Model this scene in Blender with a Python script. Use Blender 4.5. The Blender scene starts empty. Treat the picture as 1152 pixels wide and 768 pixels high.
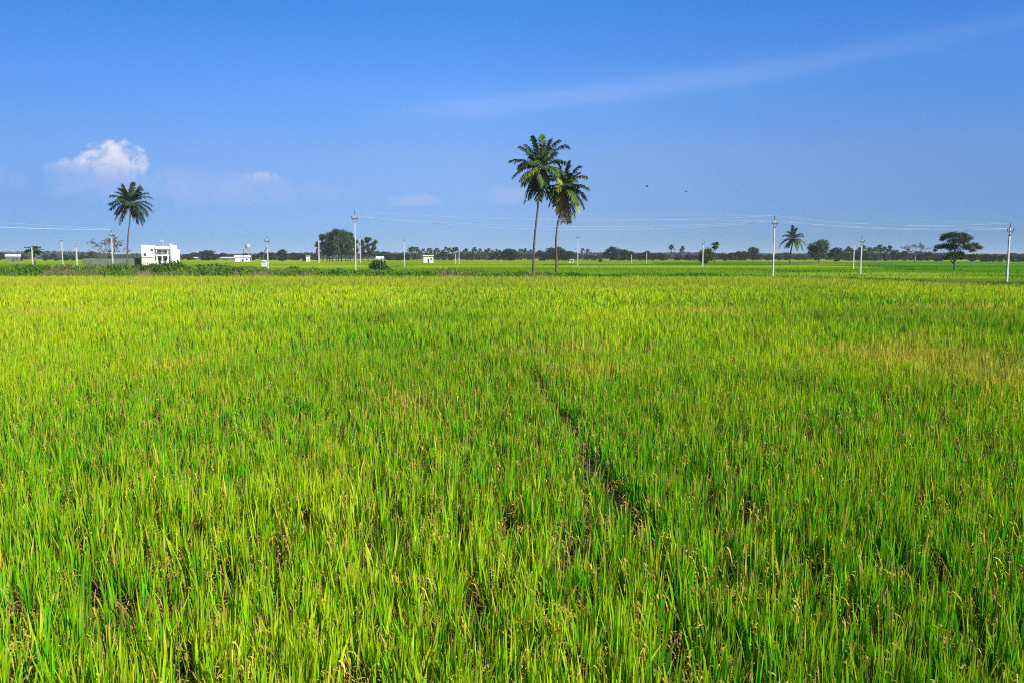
import bpy, math, random
import numpy as np
from mathutils import Vector, Matrix
R = math.radians
scn = bpy.context.scene
COL = scn.collection

# ------------------------------------------------------------------ camera
F = 896.0; HORIZON = 290.0; ZC = 2.1
PITCH = math.atan((384 - HORIZON) / F)
cam_d = bpy.data.cameras.new('camera'); cam = bpy.data.objects.new('camera', cam_d); COL.objects.link(cam)
cam_d.sensor_width = 36; cam_d.lens = 28.0; cam_d.clip_start = 0.05; cam_d.clip_end = 20000
cam.location = (0, 0, ZC); cam.rotation_euler = (R(90) - PITCH, 0, 0)
scn.camera = cam

def at(px, py, D):
    """world point seen at photo pixel px,py at forward distance D"""
    u = (px - 576) / F; v = (384 - py) / F
    t = D / (math.cos(PITCH) + v * math.sin(PITCH))
    return Vector((t * u, D, ZC + t * (-math.sin(PITCH) + v * math.cos(PITCH))))
def xat(px, D, py=295): return at(px, py, D).x
def zat(py, D): return at(576, py, D).z
def on_z(px, py, z):
    a = at(px, py, 1.0); s = (z - ZC) / (a.z - ZC)
    return (a.x * s, s)
def azel(px, py):
    p = at(px, py, 1.0) - Vector((0, 0, ZC))
    return math.atan2(p.x, p.y), math.atan2(p.z, math.hypot(p.x, p.y))

# ------------------------------------------------------------------ light
SUN_EL = 36.0; SUN_AZ = 128.0       # azimuth clockwise from the view direction (+Y)
EXPOSURE = 0.85
sd = Vector((math.sin(R(SUN_AZ)) * math.cos(R(SUN_EL)), math.cos(R(SUN_AZ)) * math.cos(R(SUN_EL)), math.sin(R(SUN_EL))))
sl = bpy.data.lights.new('sun', 'SUN'); sl.energy = 5.0; sl.angle = R(0.53); sl.color = (1.0, 0.94, 0.83)
so = bpy.data.objects.new('sun', sl); COL.objects.link(so)
so.rotation_euler = (-sd).to_track_quat('-Z', 'Y').to_euler(); so.location = (30, -30, 60)
scn.view_settings.view_transform = 'Standard'; scn.view_settings.look = 'None'
scn.view_settings.exposure = EXPOSURE; scn.view_settings.gamma = 1.0
scn.view_settings.use_curve_mapping = False

scn.render.filter_size = 1.5; scn.cycles.filter_width = 1.05; scn.cycles.use_denoising = False

class NT:
    def __init__(s, tree): s.t = tree; s.n = tree.nodes; s.l = tree.links
    def node(s, kind, **kw):
        n = s.n.new(kind)
        for k, v in kw.items(): setattr(n, k, v)
        return n
    def put(s, sock, v):
        if isinstance(v, bpy.types.NodeSocket): s.l.new(v, sock)
        elif v is not None: sock.default_value = v
    def m(s, op, a, b=None, c=None, clamp=False):
        n = s.n.new('ShaderNodeMath'); n.operation = op; n.use_clamp = clamp
        s.put(n.inputs[0], a)
        if b is not None: s.put(n.inputs[1], b)
        if c is not None: s.put(n.inputs[2], c)
        return n.outputs[0]
    def mix(s, f, a, b, mode='MIX'):
        n = s.n.new('ShaderNodeMix'); n.data_type = 'RGBA'; n.blend_type = mode; n.clamp_factor = True
        s.put(n.inputs[0], f); s.put(n.inputs[6], a); s.put(n.inputs[7], b)
        return n.outputs[2]
    def ramp(s, f, stops, interp='LINEAR'):
        n = s.n.new('ShaderNodeValToRGB'); n.color_ramp.interpolation = interp
        e = n.color_ramp.elements
        while len(e) < len(stops): e.new(0.5)
        for x, (p, c) in zip(e, stops):
            x.position = p; x.color = (*c, 1) if len(c) == 3 else c
        s.put(n.inputs[0], f); return n.outputs[0]
    def noise(s, vec, scale, detail=4, rough=0.55, dist=0.0):
        n = s.n.new('ShaderNodeTexNoise'); s.put(n.inputs['Vector'], vec)
        n.inputs['Scale'].default_value = scale; n.inputs['Detail'].default_value = detail
        n.inputs['Roughness'].default_value = rough; n.inputs['Distortion'].default_value = dist
        return n.outputs[0]
    def sstep(s, x, a, b):
        n = s.n.new('ShaderNodeMapRange'); n.interpolation_type = 'SMOOTHSTEP'
        s.put(n.inputs[0], x); n.inputs[1].default_value = a; n.inputs[2].default_value = b
        n.inputs[3].default_value = 0; n.inputs[4].default_value = 1
        return n.outputs[0]

world = bpy.data.worlds.new('World'); scn.world = world; world.use_nodes = True
w = NT(world.node_tree); w.n.clear()
out = w.node('ShaderNodeOutputWorld'); bg = w.node('ShaderNodeBackground'); w.l.new(bg.outputs[0], out.inputs[0])
bg.inputs[1].default_value = 0.10
sky = w.node('ShaderNodeTexSky'); sky.sky_type = 'NISHITA'; sky.sun_disc = False
sky.sun_elevation = R(SUN_EL); sky.sun_rotation = R(SUN_AZ)
sky.altitude = 600; sky.air_density = 1.0; sky.dust_density = 0.3; sky.ozone_density = 2.5
tc = w.node('ShaderNodeTexCoord'); sep = w.node('ShaderNodeSeparateXYZ'); w.l.new(tc.outputs['Generated'], sep.inputs[0])
X, Y, Z = sep.outputs
AZ = w.m('ARCTAN2', X, Y)
EL = w.m('ARCSINE', Z)
eln = w.m('DIVIDE', EL, R(26), clamp=True)
# air tint by height above the horizon (a deep clear blue aloft, softer violet blue low down)
SKY_STOPS = [(0.0, (0.225, 0.375, 0.74)), (0.053, (0.215, 0.34, 0.665)), (0.13, (0.26, 0.358, 0.65)), (0.27, (0.375, 0.47, 0.71)), (0.454, (0.333, 0.564, 0.924)), (0.644, (0.222, 0.573, 1.0)), (1.0, (0.45, 0.75, 1.0))]
tint = w.ramp(eln, SKY_STOPS)
azn = w.m('MULTIPLY_ADD', AZ, 1.0 / R(120), 0.5, clamp=True)
side = w.ramp(azn, [(0.0, (0.60, 0.70, 0.76)), (0.24, (0.66, 0.74, 0.80)), (0.47, (1, 1, 1)), (0.56, (1, 1, 1)), (0.77, (0.77, 0.89, 0.96)), (1.0, (0.77, 0.89, 0.96))])  # lens vignetting put into the sky colour, dimmer to both sides
base = w.mix(1.0, w.mix(1.0, sky.outputs[0], tint, 'MULTIPLY'), side, 'MULTIPLY')
# clouds as functions of direction
comb = w.node('ShaderNodeCombineXYZ'); w.l.new(AZ, comb.inputs[0]); w.l.new(EL, comb.inputs[1])
P = comb.outputs[0]
def ell(px, py, wx, wy):
    a, e = azel(px, py); wa = wx / F * 1.0; we = wy / F
    dx = w.m('DIVIDE', w.m('SUBTRACT', AZ, a), wa); dy = w.m('DIVIDE', w.m('SUBTRACT', EL, e), we)
    return w.m('SUBTRACT', 1.0, w.m('ADD', w.m('MULTIPLY', dx, dx), w.m('MULTIPLY', dy, dy)))
n1 = w.noise(P, 60, 7, 0.60, 0.3); n1c = w.m('SUBTRACT', n1, 0.5)
n2 = w.noise(P, 22, 6, 0.62, 0.5); n2c = w.m('SUBTRACT', n2, 0.5)
def puff(px, py, wx, wy, k, lo, hi, nn=None):
    return w.sstep(w.m('ADD', ell(px, py, wx, wy), w.m('MULTIPLY', nn or n1c, k)), lo, hi)
c1 = puff(127, 186, 34, 27, 2.6, 0.0, 0.9)
c2 = w.m('MULTIPLY', puff(88, 191, 30, 11, 2.4, 0.0, 1.0), 0.7)
c3 = w.m('MULTIPLY', puff(296, 202, 22, 10, 2.4, 0.0, 1.0), 0.75)
cum = w.m('MAXIMUM', c1, w.m('MAXIMUM', c2, c3))
# the cumulus dissolves into haze at its foot
a0, e0 = azel(125, 212); a1, e1 = azel(125, 176)
foot = w.sstep(EL, e0, e1)
cum = w.m('MULTIPLY', cum, w.m('ADD', w.m('MULTIPLY', foot, 0.85), 0.15))
cum = w.m('MULTIPLY', cum, 0.85)
wisps = w.m('MAXIMUM', w.m('MULTIPLY', puff(200, 210, 190, 24, 3.2, 0.0, 1.3, n2c), 0.38),
        w.m('MAXIMUM', w.m('MULTIPLY', puff(468, 226, 34, 9, 2.4, 0.0, 1.2, n2c), 0.4), w.m('MULTIPLY', puff(575, 220, 40, 14, 2.4, 0.0, 1.2, n2c), 0.4)))
wisps = w.m('MAXIMUM', wisps, w.m('MULTIPLY', puff(370, 213, 30, 7, 2.4, 0.2, 1.4, n2c), 0.2))
# long thin streak of high cloud
sa, se = azel(520, 122); sb, sf = azel(1100, 34)
ln = math.hypot(sb - sa, sf - se); nx, ny = -(sf - se) / ln, (sb - sa) / ln; tx, ty = (sb - sa) / ln, (sf - se) / ln
dperp = w.m('ADD', w.m('MULTIPLY', w.m('SUBTRACT', AZ, sa), nx), w.m('MULTIPLY', w.m('SUBTRACT', EL, se), ny))
dpar = w.m('ADD', w.m('MULTIPLY', w.m('SUBTRACT', AZ, sa), tx), w.m('MULTIPLY', w.m('SUBTRACT', EL, se), ty))
mp = w.node('ShaderNodeCombineXYZ'); w.l.new(w.m('MULTIPLY', dpar, 5.0), mp.inputs[0]); w.l.new(w.m('MULTIPLY', dperp, 36.0), mp.inputs[1])
n3 = w.noise(mp.outputs[0], 1.6, 5, 0.6, 0.4)
dd = w.m('DIVIDE', w.m('ADD', dperp, w.m('MULTIPLY', w.m('SUBTRACT', n3, 0.5), 0.022)), 0.0105)
band = w.m('DIVIDE', 1.0, w.m('ADD', 1.0, w.m('POWER', w.m('ABSOLUTE', dd), 3.2)))
inlen = w.m('MULTIPLY', w.sstep(dpar, -0.14, 0.03), w.m('SUBTRACT', 1.0, w.m('MULTIPLY', w.sstep(dpar, 0.10, 0.75), 0.75)))
streak = w.m('MULTIPLY', w.m('MULTIPLY', band, inlen), 0.14)
c = w.mix(streak, base, (3.6, 4.2, 5.8, 1))
c = w.mix(wisps, c, (2.5, 3.0, 4.6, 1))
ccol = w.mix(foot, (2.3, 2.6, 4.0, 1), (4.7, 4.7, 5.2, 1))  # sunlit top and shaded foot painted into the cloud colour
ccol = w.mix(w.sstep(n1, 0.30, 0.66), (3.1, 3.4, 4.5, 1), ccol)
c = w.mix(cum, c, ccol)
w.l.new(c, bg.inputs[0])

# ------------------------------------------------------------------ materials
def mat(name, build):
    m = bpy.data.materials.new(name); m.use_nodes = True; t = NT(m.node_tree); t.n.clear()
    o = t.node('ShaderNodeOutputMaterial'); build(t, o); return m
def principled(t, col, rough=0.7, spec=0.3, metal=0.0):
    b = t.node('ShaderNodeBsdfPrincipled'); t.put(b.inputs['Base Color'], col if isinstance(col, bpy.types.NodeSocket) else (*col, 1))
    b.inputs['Roughness'].default_value = rough; b.inputs['Specular IOR Level'].default_value = spec; b.inputs['Metallic'].default_value = metal
    return b
def leaf_mat(name, trans=0.3, rough=0.5, spec=0.35):
    def f(t, o):
        a = t.node('ShaderNodeAttribute'); a.attribute_name = 'Col'
        b = principled(t, a.outputs['Color'], rough, spec)
        tr = t.node('ShaderNodeBsdfTranslucent')
        hs = t.node('ShaderNodeHueSaturation'); hs.inputs['Value'].default_value = 1.25; hs.inputs['Saturation'].default_value = 1.1
        t.l.new(a.outputs['Color'], hs.inputs['Color']); t.l.new(hs.outputs[0], tr.inputs[0])
        mx = t.node('ShaderNodeMixShader'); mx.inputs[0].default_value = trans
        t.l.new(b.outputs[0], mx.inputs[1]); t.l.new(tr.outputs[0], mx.inputs[2]); t.l.new(mx.outputs[0], o.inputs[0])
    return mat(name, f)
M_RICE = leaf_mat('rice_leaf', 0.35, 0.6, 0.06)
M_FIELD = leaf_mat('field_canopy', 0.0, 1.0, 0.0)
M_LEAF = leaf_mat('tree_leaf', 0.22, 0.6, 0.18)
def noisy(name, c1, c2, scale=8, rough=0.85, spec=0.2, bump=0.0, c3=None, s3=1.0, metal=0.0):
    def f(t, o):
        tcn = t.node('ShaderNodeNewGeometry'); v = tcn.outputs['Position']
        n = t.noise(v, scale, 6, 0.6)
        cc = t.mix(t.sstep(n, 0.32, 0.68), (*c1, 1), (*c2, 1))
        if c3: cc = t.mix(t.sstep(t.noise(v, s3, 4, 0.6), 0.48, 0.7), cc, (*c3, 1))
        b = principled(t, cc, rough, spec, metal)
        if bump:
            bp = t.node('ShaderNodeBump'); bp.inputs['Strength'].default_value = bump; bp.inputs['Distance'].default_value = 0.05
            t.l.new(n, bp.inputs['Height']); t.l.new(bp.outputs[0], b.inputs['Normal'])
        t.l.new(b.outputs[0], o.inputs[0])
    return mat(name, f)
M_SOIL = noisy('wet_soil', (0.03, 0.02, 0.012), (0.09, 0.06, 0.03), 14, 0.9, 0.1, 0.8, (0.22, 0.15, 0.07), 60)
M_GROUND = noisy('field_ground', (0.045, 0.10, 0.01), (0.085, 0.145, 0.015), 0.06, 0.95, 0.0, 0.0, (0.12, 0.13, 0.04), 0.012)
M_BUND = noisy('earth_bund', (0.05, 0.075, 0.02), (0.12, 0.10, 0.05), 0.8, 0.95, 0.1, 0.5, (0.15, 0.10, 0.06), 0.35)
M_BARK = noisy('bark', (0.10, 0.075, 0.06), (0.20, 0.16, 0.13), 7, 0.9, 0.1, 0.4)
M_PALMBARK = noisy('palm_bark', (0.06, 0.048, 0.042), (0.13, 0.105, 0.09), 5, 0.9, 0.1, 0.4)
M_CONC = noisy('pale_concrete', (0.36, 0.36, 0.35), (0.48, 0.48, 0.46), 3, 0.8, 0.2)
M_IRON = noisy('dark_iron', (0.05, 0.05, 0.06), (0.10, 0.10, 0.11), 12, 0.6, 0.4)
M_PORC = noisy('brown_porcelain', (0.10, 0.06, 0.05), (0.16, 0.09, 0.07), 12, 0.3, 0.5)
M_WIRE = noisy('aluminium_wire', (0.48, 0.50, 0.53), (0.58, 0.6, 0.62), 1, 0.5, 0.5, metal=0.2)
M_WHITE = noisy('white_limewash', (0.60, 0.61, 0.62), (0.70, 0.71, 0.72), 1.2, 0.8, 0.1, 0, (0.50, 0.50, 0.47), 0.7)
M_CREAM = noisy('cream_paint', (0.50, 0.49, 0.38), (0.58, 0.56, 0.45), 1.6, 0.8, 0.2)
M_GREYWALL = noisy('grey_plaster', (0.07, 0.09, 0.065), (0.12, 0.135, 0.105), 0.8, 0.9, 0.1)
M_GLASS = noisy('dark_glass', (0.03, 0.035, 0.04), (0.05, 0.055, 0.06), 1, 0.15, 0.6)
M_GREENGREY = noisy('grey_green_paint', (0.20, 0.25, 0.24), (0.28, 0.33, 0.31), 2, 0.7, 0.3)
M_ROOF = noisy('pale_sheet_roof', (0.50, 0.51, 0.52), (0.60, 0.60, 0.60), 0.5, 0.5, 0.4)
M_TANK = noisy('grey_tank', (0.22, 0.26, 0.32), (0.28, 0.32, 0.38), 2, 0.6, 0.3)
M_BIRD = noisy('bird_feather', (0.05, 0.045, 0.04), (0.09, 0.08, 0.07), 10, 0.8, 0.2)

# ------------------------------------------------------------------ mesh helpers
def mesh_np(name, V, Q, material, parent=None, C=None, smooth=False):
    V = np.asarray(V, np.float32).reshape(-1, 3); Q = np.asarray(Q, np.int32).reshape(-1, 4)
    me = bpy.data.meshes.new(name)
    me.vertices.add(len(V)); me.vertices.foreach_set('co', V.ravel())
    me.loops.add(Q.size); me.loops.foreach_set('vertex_index', Q.ravel())
    me.polygons.add(len(Q)); me.polygons.foreach_set('loop_start', np.arange(0, Q.size, 4, dtype=np.int32))
    me.polygons.foreach_set('loop_total', np.full(len(Q), 4, np.int32))
    me.polygons.foreach_set('use_smooth', np.full(len(Q), bool(smooth)))
    me.update(calc_edges=True)
    if C is not None:
        a = me.color_attributes.new('Col', 'FLOAT_COLOR', 'POINT')
        c4 = np.ones((len(V), 4), np.float32); c4[:, :3] = np.clip(C, 0, 1); a.data.foreach_set('color', c4.ravel())
    me.materials.append(material)
    o = bpy.data.objects.new(name, me); COL.objects.link(o)
    if parent: o.parent = parent
    return o
class MB:
    """collects boxes, tubes and lathes into ONE mesh"""
    def __init__(s): s.v = []; s.q = []; s.n = 0
    def add(s, V, Q):
        V = np.asarray(V, float).reshape(-1, 3); Q = np.asarray(Q, int).reshape(-1, 4)
        s.v.append(V); s.q.append(Q + s.n); s.n += len(V); return s
    def box(s, x0, y0, z0, x1, y1, z1):
        V = [(x0,y0,z0),(x1,y0,z0),(x1,y1,z0),(x0,y1,z0),(x0,y0,z1),(x1,y0,z1),(x1,y1,z1),(x0,y1,z1)]
        return s.add(V, [(0,3,2,1),(4,5,6,7),(0,1,5,4),(1,2,6,5),(2,3,7,6),(3,0,4,7)])
    def frustum(s, c0, w0, c1, w1):
        (x, y, z), (X_, Y_, Z_) = c0, c1; a, b = w0 / 2, w1 / 2
        V = [(x-a,y-a,z),(x+a,y-a,z),(x+a,y+a,z),(x-a,y+a,z),(X_-b,Y_-b,Z_),(X_+b,Y_-b,Z_),(X_+b,Y_+b,Z_),(X_-b,Y_+b,Z_)]
        return s.add(V, [(0,3,2,1),(4,5,6,7),(0,1,5,4),(1,2,6,5),(2,3,7,6),(3,0,4,7)])
    def tube(s, pts, rad, k=6):
        pts = [Vector(p) for p in pts]; rad = [rad] * len(pts) if not hasattr(rad, '__len__') else rad
        V = []; up = Vector((0.1, 0.93, 0.3)).normalized()
        for i, p in enumerate(pts):
            d = (pts[min(i + 1, len(pts) - 1)] - pts[max(i - 1, 0)]).normalized()
            a = d.cross(up if abs(d.dot(up)) < 0.95 else Vector((1, 0, 0))).normalized(); b = d.cross(a)
            for j in range(k):
                t = 2 * math.pi * j / k; V.append(p + (a * math.cos(t) + b * math.sin(t)) * rad[i])
        Q = [(i*k+j, i*k+(j+1)%k, (i+1)*k+(j+1)%k, (i+1)*k+j) for i in range(len(pts)-1) for j in range(k)]
        e = len(V); V.append(pts[0]); V.append(pts[-1])
        for j in range(0, k, 2):
            Q.append((e, (j+2)%k, j+1, j)); m = (len(pts)-1)*k; Q.append((e+1, m+j, m+j+1, m+(j+2)%k))
        return s.add([tuple(v) for v in V], Q)
    def build(s, name, material, parent=None, smooth=False):
        return mesh_np(name, np.concatenate(s.v), np.concatenate(s.q), material, parent, None, smooth)
def tag(o, label=None, cat=None, group=None, kind=None):
    if label: o['label'] = label
    if cat: o['category'] = cat
    if group: o['group'] = group
    if kind: o['kind'] = kind
    return o
def empty(name, loc=(0, 0, 0), rz=0.0):
    o = bpy.data.objects.new(name, None); COL.objects.link(o); o.location = loc; o.rotation_euler = (0, 0, rz)
    o.empty_display_size = 0.3; return o
def copy_tree(root):
    c = root.copy(); COL.objects.link(c)
    for ch in list(root.children):
        d = ch.copy(); COL.objects.link(d); d.parent = c
        for g in list(ch.children):
            e = g.copy(); COL.objects.link(e); e.parent = d
    return c

rng = np.random.default_rng(7)
def vnoise(x, y, scale, seed=0):
    """smooth value noise 0..1"""
    x = np.asarray(x, float) / scale + 1000.3; y = np.asarray(y, float) / scale + 1000.7
    xi = np.floor(x).astype(np.int64); yi = np.floor(y).astype(np.int64); fx = x - xi; fy = y - yi
    fx = fx * fx * (3 - 2 * fx); fy = fy * fy * (3 - 2 * fy)
    def h(a, b):
        n = (a * 374761393 + b * 668265263 + seed * 974634777) & 0x7fffffff
        n = ((n ^ (n >> 13)) * 1274126177) & 0x7fffffff
        return ((n ^ (n >> 16)) & 0xffff) / 65535.0
    return (h(xi, yi) * (1 - fx) + h(xi + 1, yi) * fx) * (1 - fy) + (h(xi, yi + 1) * (1 - fx) + h(xi + 1, yi + 1) * fx) * fy
def fbm(x, y, scale, seed=0, o=3):
    s = 0; a = 1; t = 0
    for i in range(o): s = s + a * vnoise(x, y, scale / 2 ** i, seed + i * 17); t += a; a *= 0.55
    return s / t

# ------------------------------------------------------------------ the edge of the near rice field
EDGE = np.array([(-400., 76.), (-60., 72.), (-20., 71.), (22., 70.), (26.5, 62.), (30., 49.), (34., 40.), (44., 24.), (60., 2.), (80., -30.)])
def edge_sd(x, y):
    """distance to the field edge, positive beyond it"""
    x = np.asarray(x, float); y = np.asarray(y, float); best = np.full(x.shape, 1e9); sgn = np.ones(x.shape)
    for (ax, ay), (bx, by) in zip(EDGE[:-1], EDGE[1:]):
        dx, dy = bx - ax, by - ay; L2 = dx * dx + dy * dy
        t = np.clip(((x - ax) * dx + (y - ay) * dy) / L2, 0, 1)
        px, py = ax + t * dx, ay + t * dy; d = np.hypot(x - px, y - py)
        cr = dx * (y - ay) - dy * (x - ax)
        m = d < best; best = np.where(m, d, best); sgn = np.where(m, np.sign(cr), sgn)
    return best * sgn

# ground sheet reaching the horizon
gv = []; gq = []
rs = [0, 60, 200, 700, 1500, 3000, 4200]
NA = 48
for r_ in rs[1:]:
    for k in range(NA): a = 2 * math.pi * k / NA; gv.append((r_ * math.cos(a), r_ * math.sin(a), 0))
gv.append((0, 0, 0))
for i in range(len(rs) - 2):
    for k in range(NA): gq.append((i*NA+k, i*NA+(k+1)%NA, (i+1)*NA+(k+1)%NA, (i+1)*NA+k)[::-1])
for k in range(0, NA, 2): gq.append((len(gv)-1, (k+2)%NA, k+1, k)[::-1])
gq = [q[::-1] for q in gq]
tag(mesh_np('ground', gv, gq, M_GROUND), kind='structure')

# soil of the near field, a gently uneven sheet
nx_, ny_ = 150, 110
gx = np.linspace(-62, 42, nx_); gy = np.linspace(-4, 71, ny_); GX, GY = np.meshgrid(gx, gy)
sdv = edge_sd(GX, GY)
Z0 = 0.28
GZ = 0.012 + (Z0 - 0.03) * np.clip(-sdv / 0.9, 0, 1) + 0.03 * fbm(GX, GY, 1.5, 3) * (sdv < -1)
idx = np.arange(nx_ * ny_).reshape(ny_, nx_)
Q = np.stack([idx[:-1, :-1], idx[:-1, 1:], idx[1:, 1:], idx[1:, :-1]], -1).reshape(-1, 4)
keep = (sdv.ravel()[Q].max(1) < 0.6)
tag(mesh_np('soil', np.stack([GX.ravel(), GY.ravel(), GZ.ravel()], 1), Q[keep], M_SOIL), kind='structure')

# ------------------------------------------------------------------ blades
def ribbons(bx, by, bz, h, lx, ly, ax, width, seg, c0, c1, ctip, curl=0.0):
    """leaf blades: base point, rise h, sideways drift (lx,ly) growing with t^2, flat face along azimuth ax; returns V, Q, C"""
    n = len(bx); T = np.linspace(0, 1, seg + 1)
    t = T[None, :]
    cx = bx[:, None] + lx[:, None] * (0.35 * t + 0.65 * t ** 2); cy = by[:, None] + ly[:, None] * (0.35 * t + 0.65 * t ** 2)
    droop = np.hypot(lx, ly)[:, None] * curl if np.isscalar(curl) else np.asarray(curl)[:, None]
    cz = bz[:, None] + h[:, None] * t - droop * t ** 4
    prof = np.clip(0.55 + 0.9 * t, 0, 1) * np.clip((1 - t) ** 0.65 * 1.35, 0.03, 1)
    hw = width[:, None] * 0.5 * prof
    sx, sy = np.cos(ax)[:, None], np.sin(ax)[:, None]
    A = np.stack([cx - sx * hw, cy - sy * hw, cz], -1); B = np.stack([cx + sx * hw, cy + sy * hw, cz], -1)
    V = np.stack([A, B], 2).reshape(-1, 3)
    i = np.arange(n)[:, None] * 2 * (seg + 1) + np.arange(seg)[None, :] * 2
    Q = np.stack([i, i + 1, i + 3, i + 2], -1).reshape(-1, 4)
    tt = t[..., None]
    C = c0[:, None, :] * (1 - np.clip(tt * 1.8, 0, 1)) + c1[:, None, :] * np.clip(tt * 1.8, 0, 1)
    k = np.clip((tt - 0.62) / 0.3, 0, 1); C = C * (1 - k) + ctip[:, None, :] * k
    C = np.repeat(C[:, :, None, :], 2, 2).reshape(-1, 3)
    return V, Q, C
class Bag:
    def __init__(s): s.V = []; s.Q = []; s.C = []; s.n = 0
    def add(s, V, Q, C): s.V.append(V.astype(np.float32)); s.Q.append((Q + s.n).astype(np.int32)); s.C.append(C.astype(np.float32)); s.n += len(V)
    def build(s, name, m, parent=None): return mesh_np(name, np.concatenate(s.V), np.concatenate(s.Q), m, parent, np.concatenate(s.C))

GREEN = np.array((0.048, 0.365, 0.003)); DEEP = np.array((0.012, 0.215, 0.004)); YELL = np.array((0.43, 0.50, 0.006))
STRAW = np.array((0.60, 0.43, 0.12)); ORNG = np.array((0.58, 0.30, 0.035)); BROWN = np.array((0.25, 0.13, 0.055))
def lerp(a, b, k): return a * (1 - k) + b * k
def gauss(x, y, cx, cy, wx, wy): return np.exp(-((x - cx) / wx) ** 2 - ((y - cy) / wy) ** 2)
def patch(px, py, wpx, wy):
    x, y = on_z(px, py, 0.6); return x, y, wpx * y / F, wy
TAN = [patch(640, 382, 62, 1.0), patch(1075, 396, 95, 2.0), patch(215, 396, 25, 0.7), patch(1000, 386, 60, 1.0), patch(670, 406, 45, 0.6), patch(470, 440, 45, 0.7), patch(1150, 420, 60, 0.6), patch(1040, 372, 40, .8), patch(800, 345, 50, 1.5), patch(1080, 340, 70, 1.6), patch(60, 345, 50, 1.5)]
DARK = [patch(930, 349, 60, 1.4), patch(1090, 358, 90, 1.3), patch(880, 412, 60, 0.5), patch(1050, 425, 80, 0.5), patch(620, 410, 22, 0.8), patch(1020, 352, 80, 1.0), patch(430, 352, 60, 2)]
def field_masks(x, y):
    tan = sum(gauss(x, y, *p) for p in TAN) * (0.45 + 0.8 * vnoise(x, y, 0.5, 40))
    dark = sum(gauss(x, y, *p) for p in DARK)
    nz = fbm(x, y * 0.55, 6.0, 11, 3); nf = fbm(x, y * 0.7, 1.1, 23, 3)
    return tan, dark, nz, nf
# the narrow trodden line between two sown strips
GAPL = np.array([on_z(596, 412, 0.45), on_z(660, 500, 0.45), on_z(705, 560, 0.45), on_z(780, 690, 0.4)])
def gap_dist(x, y):
    best = np.full(x.shape, 1e9)
    for (ax, ay), (bx, by) in zip(GAPL[:-1], GAPL[1:]):
        dx, dy = bx - ax, by - ay
        t = np.clip(((x - ax) * dx + (y - ay) * dy) / (dx * dx + dy * dy), 0, 1)
        best = np.minimum(best, np.hypot(x - ax - t * dx, y - ay - t * dy))
    return best

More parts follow.
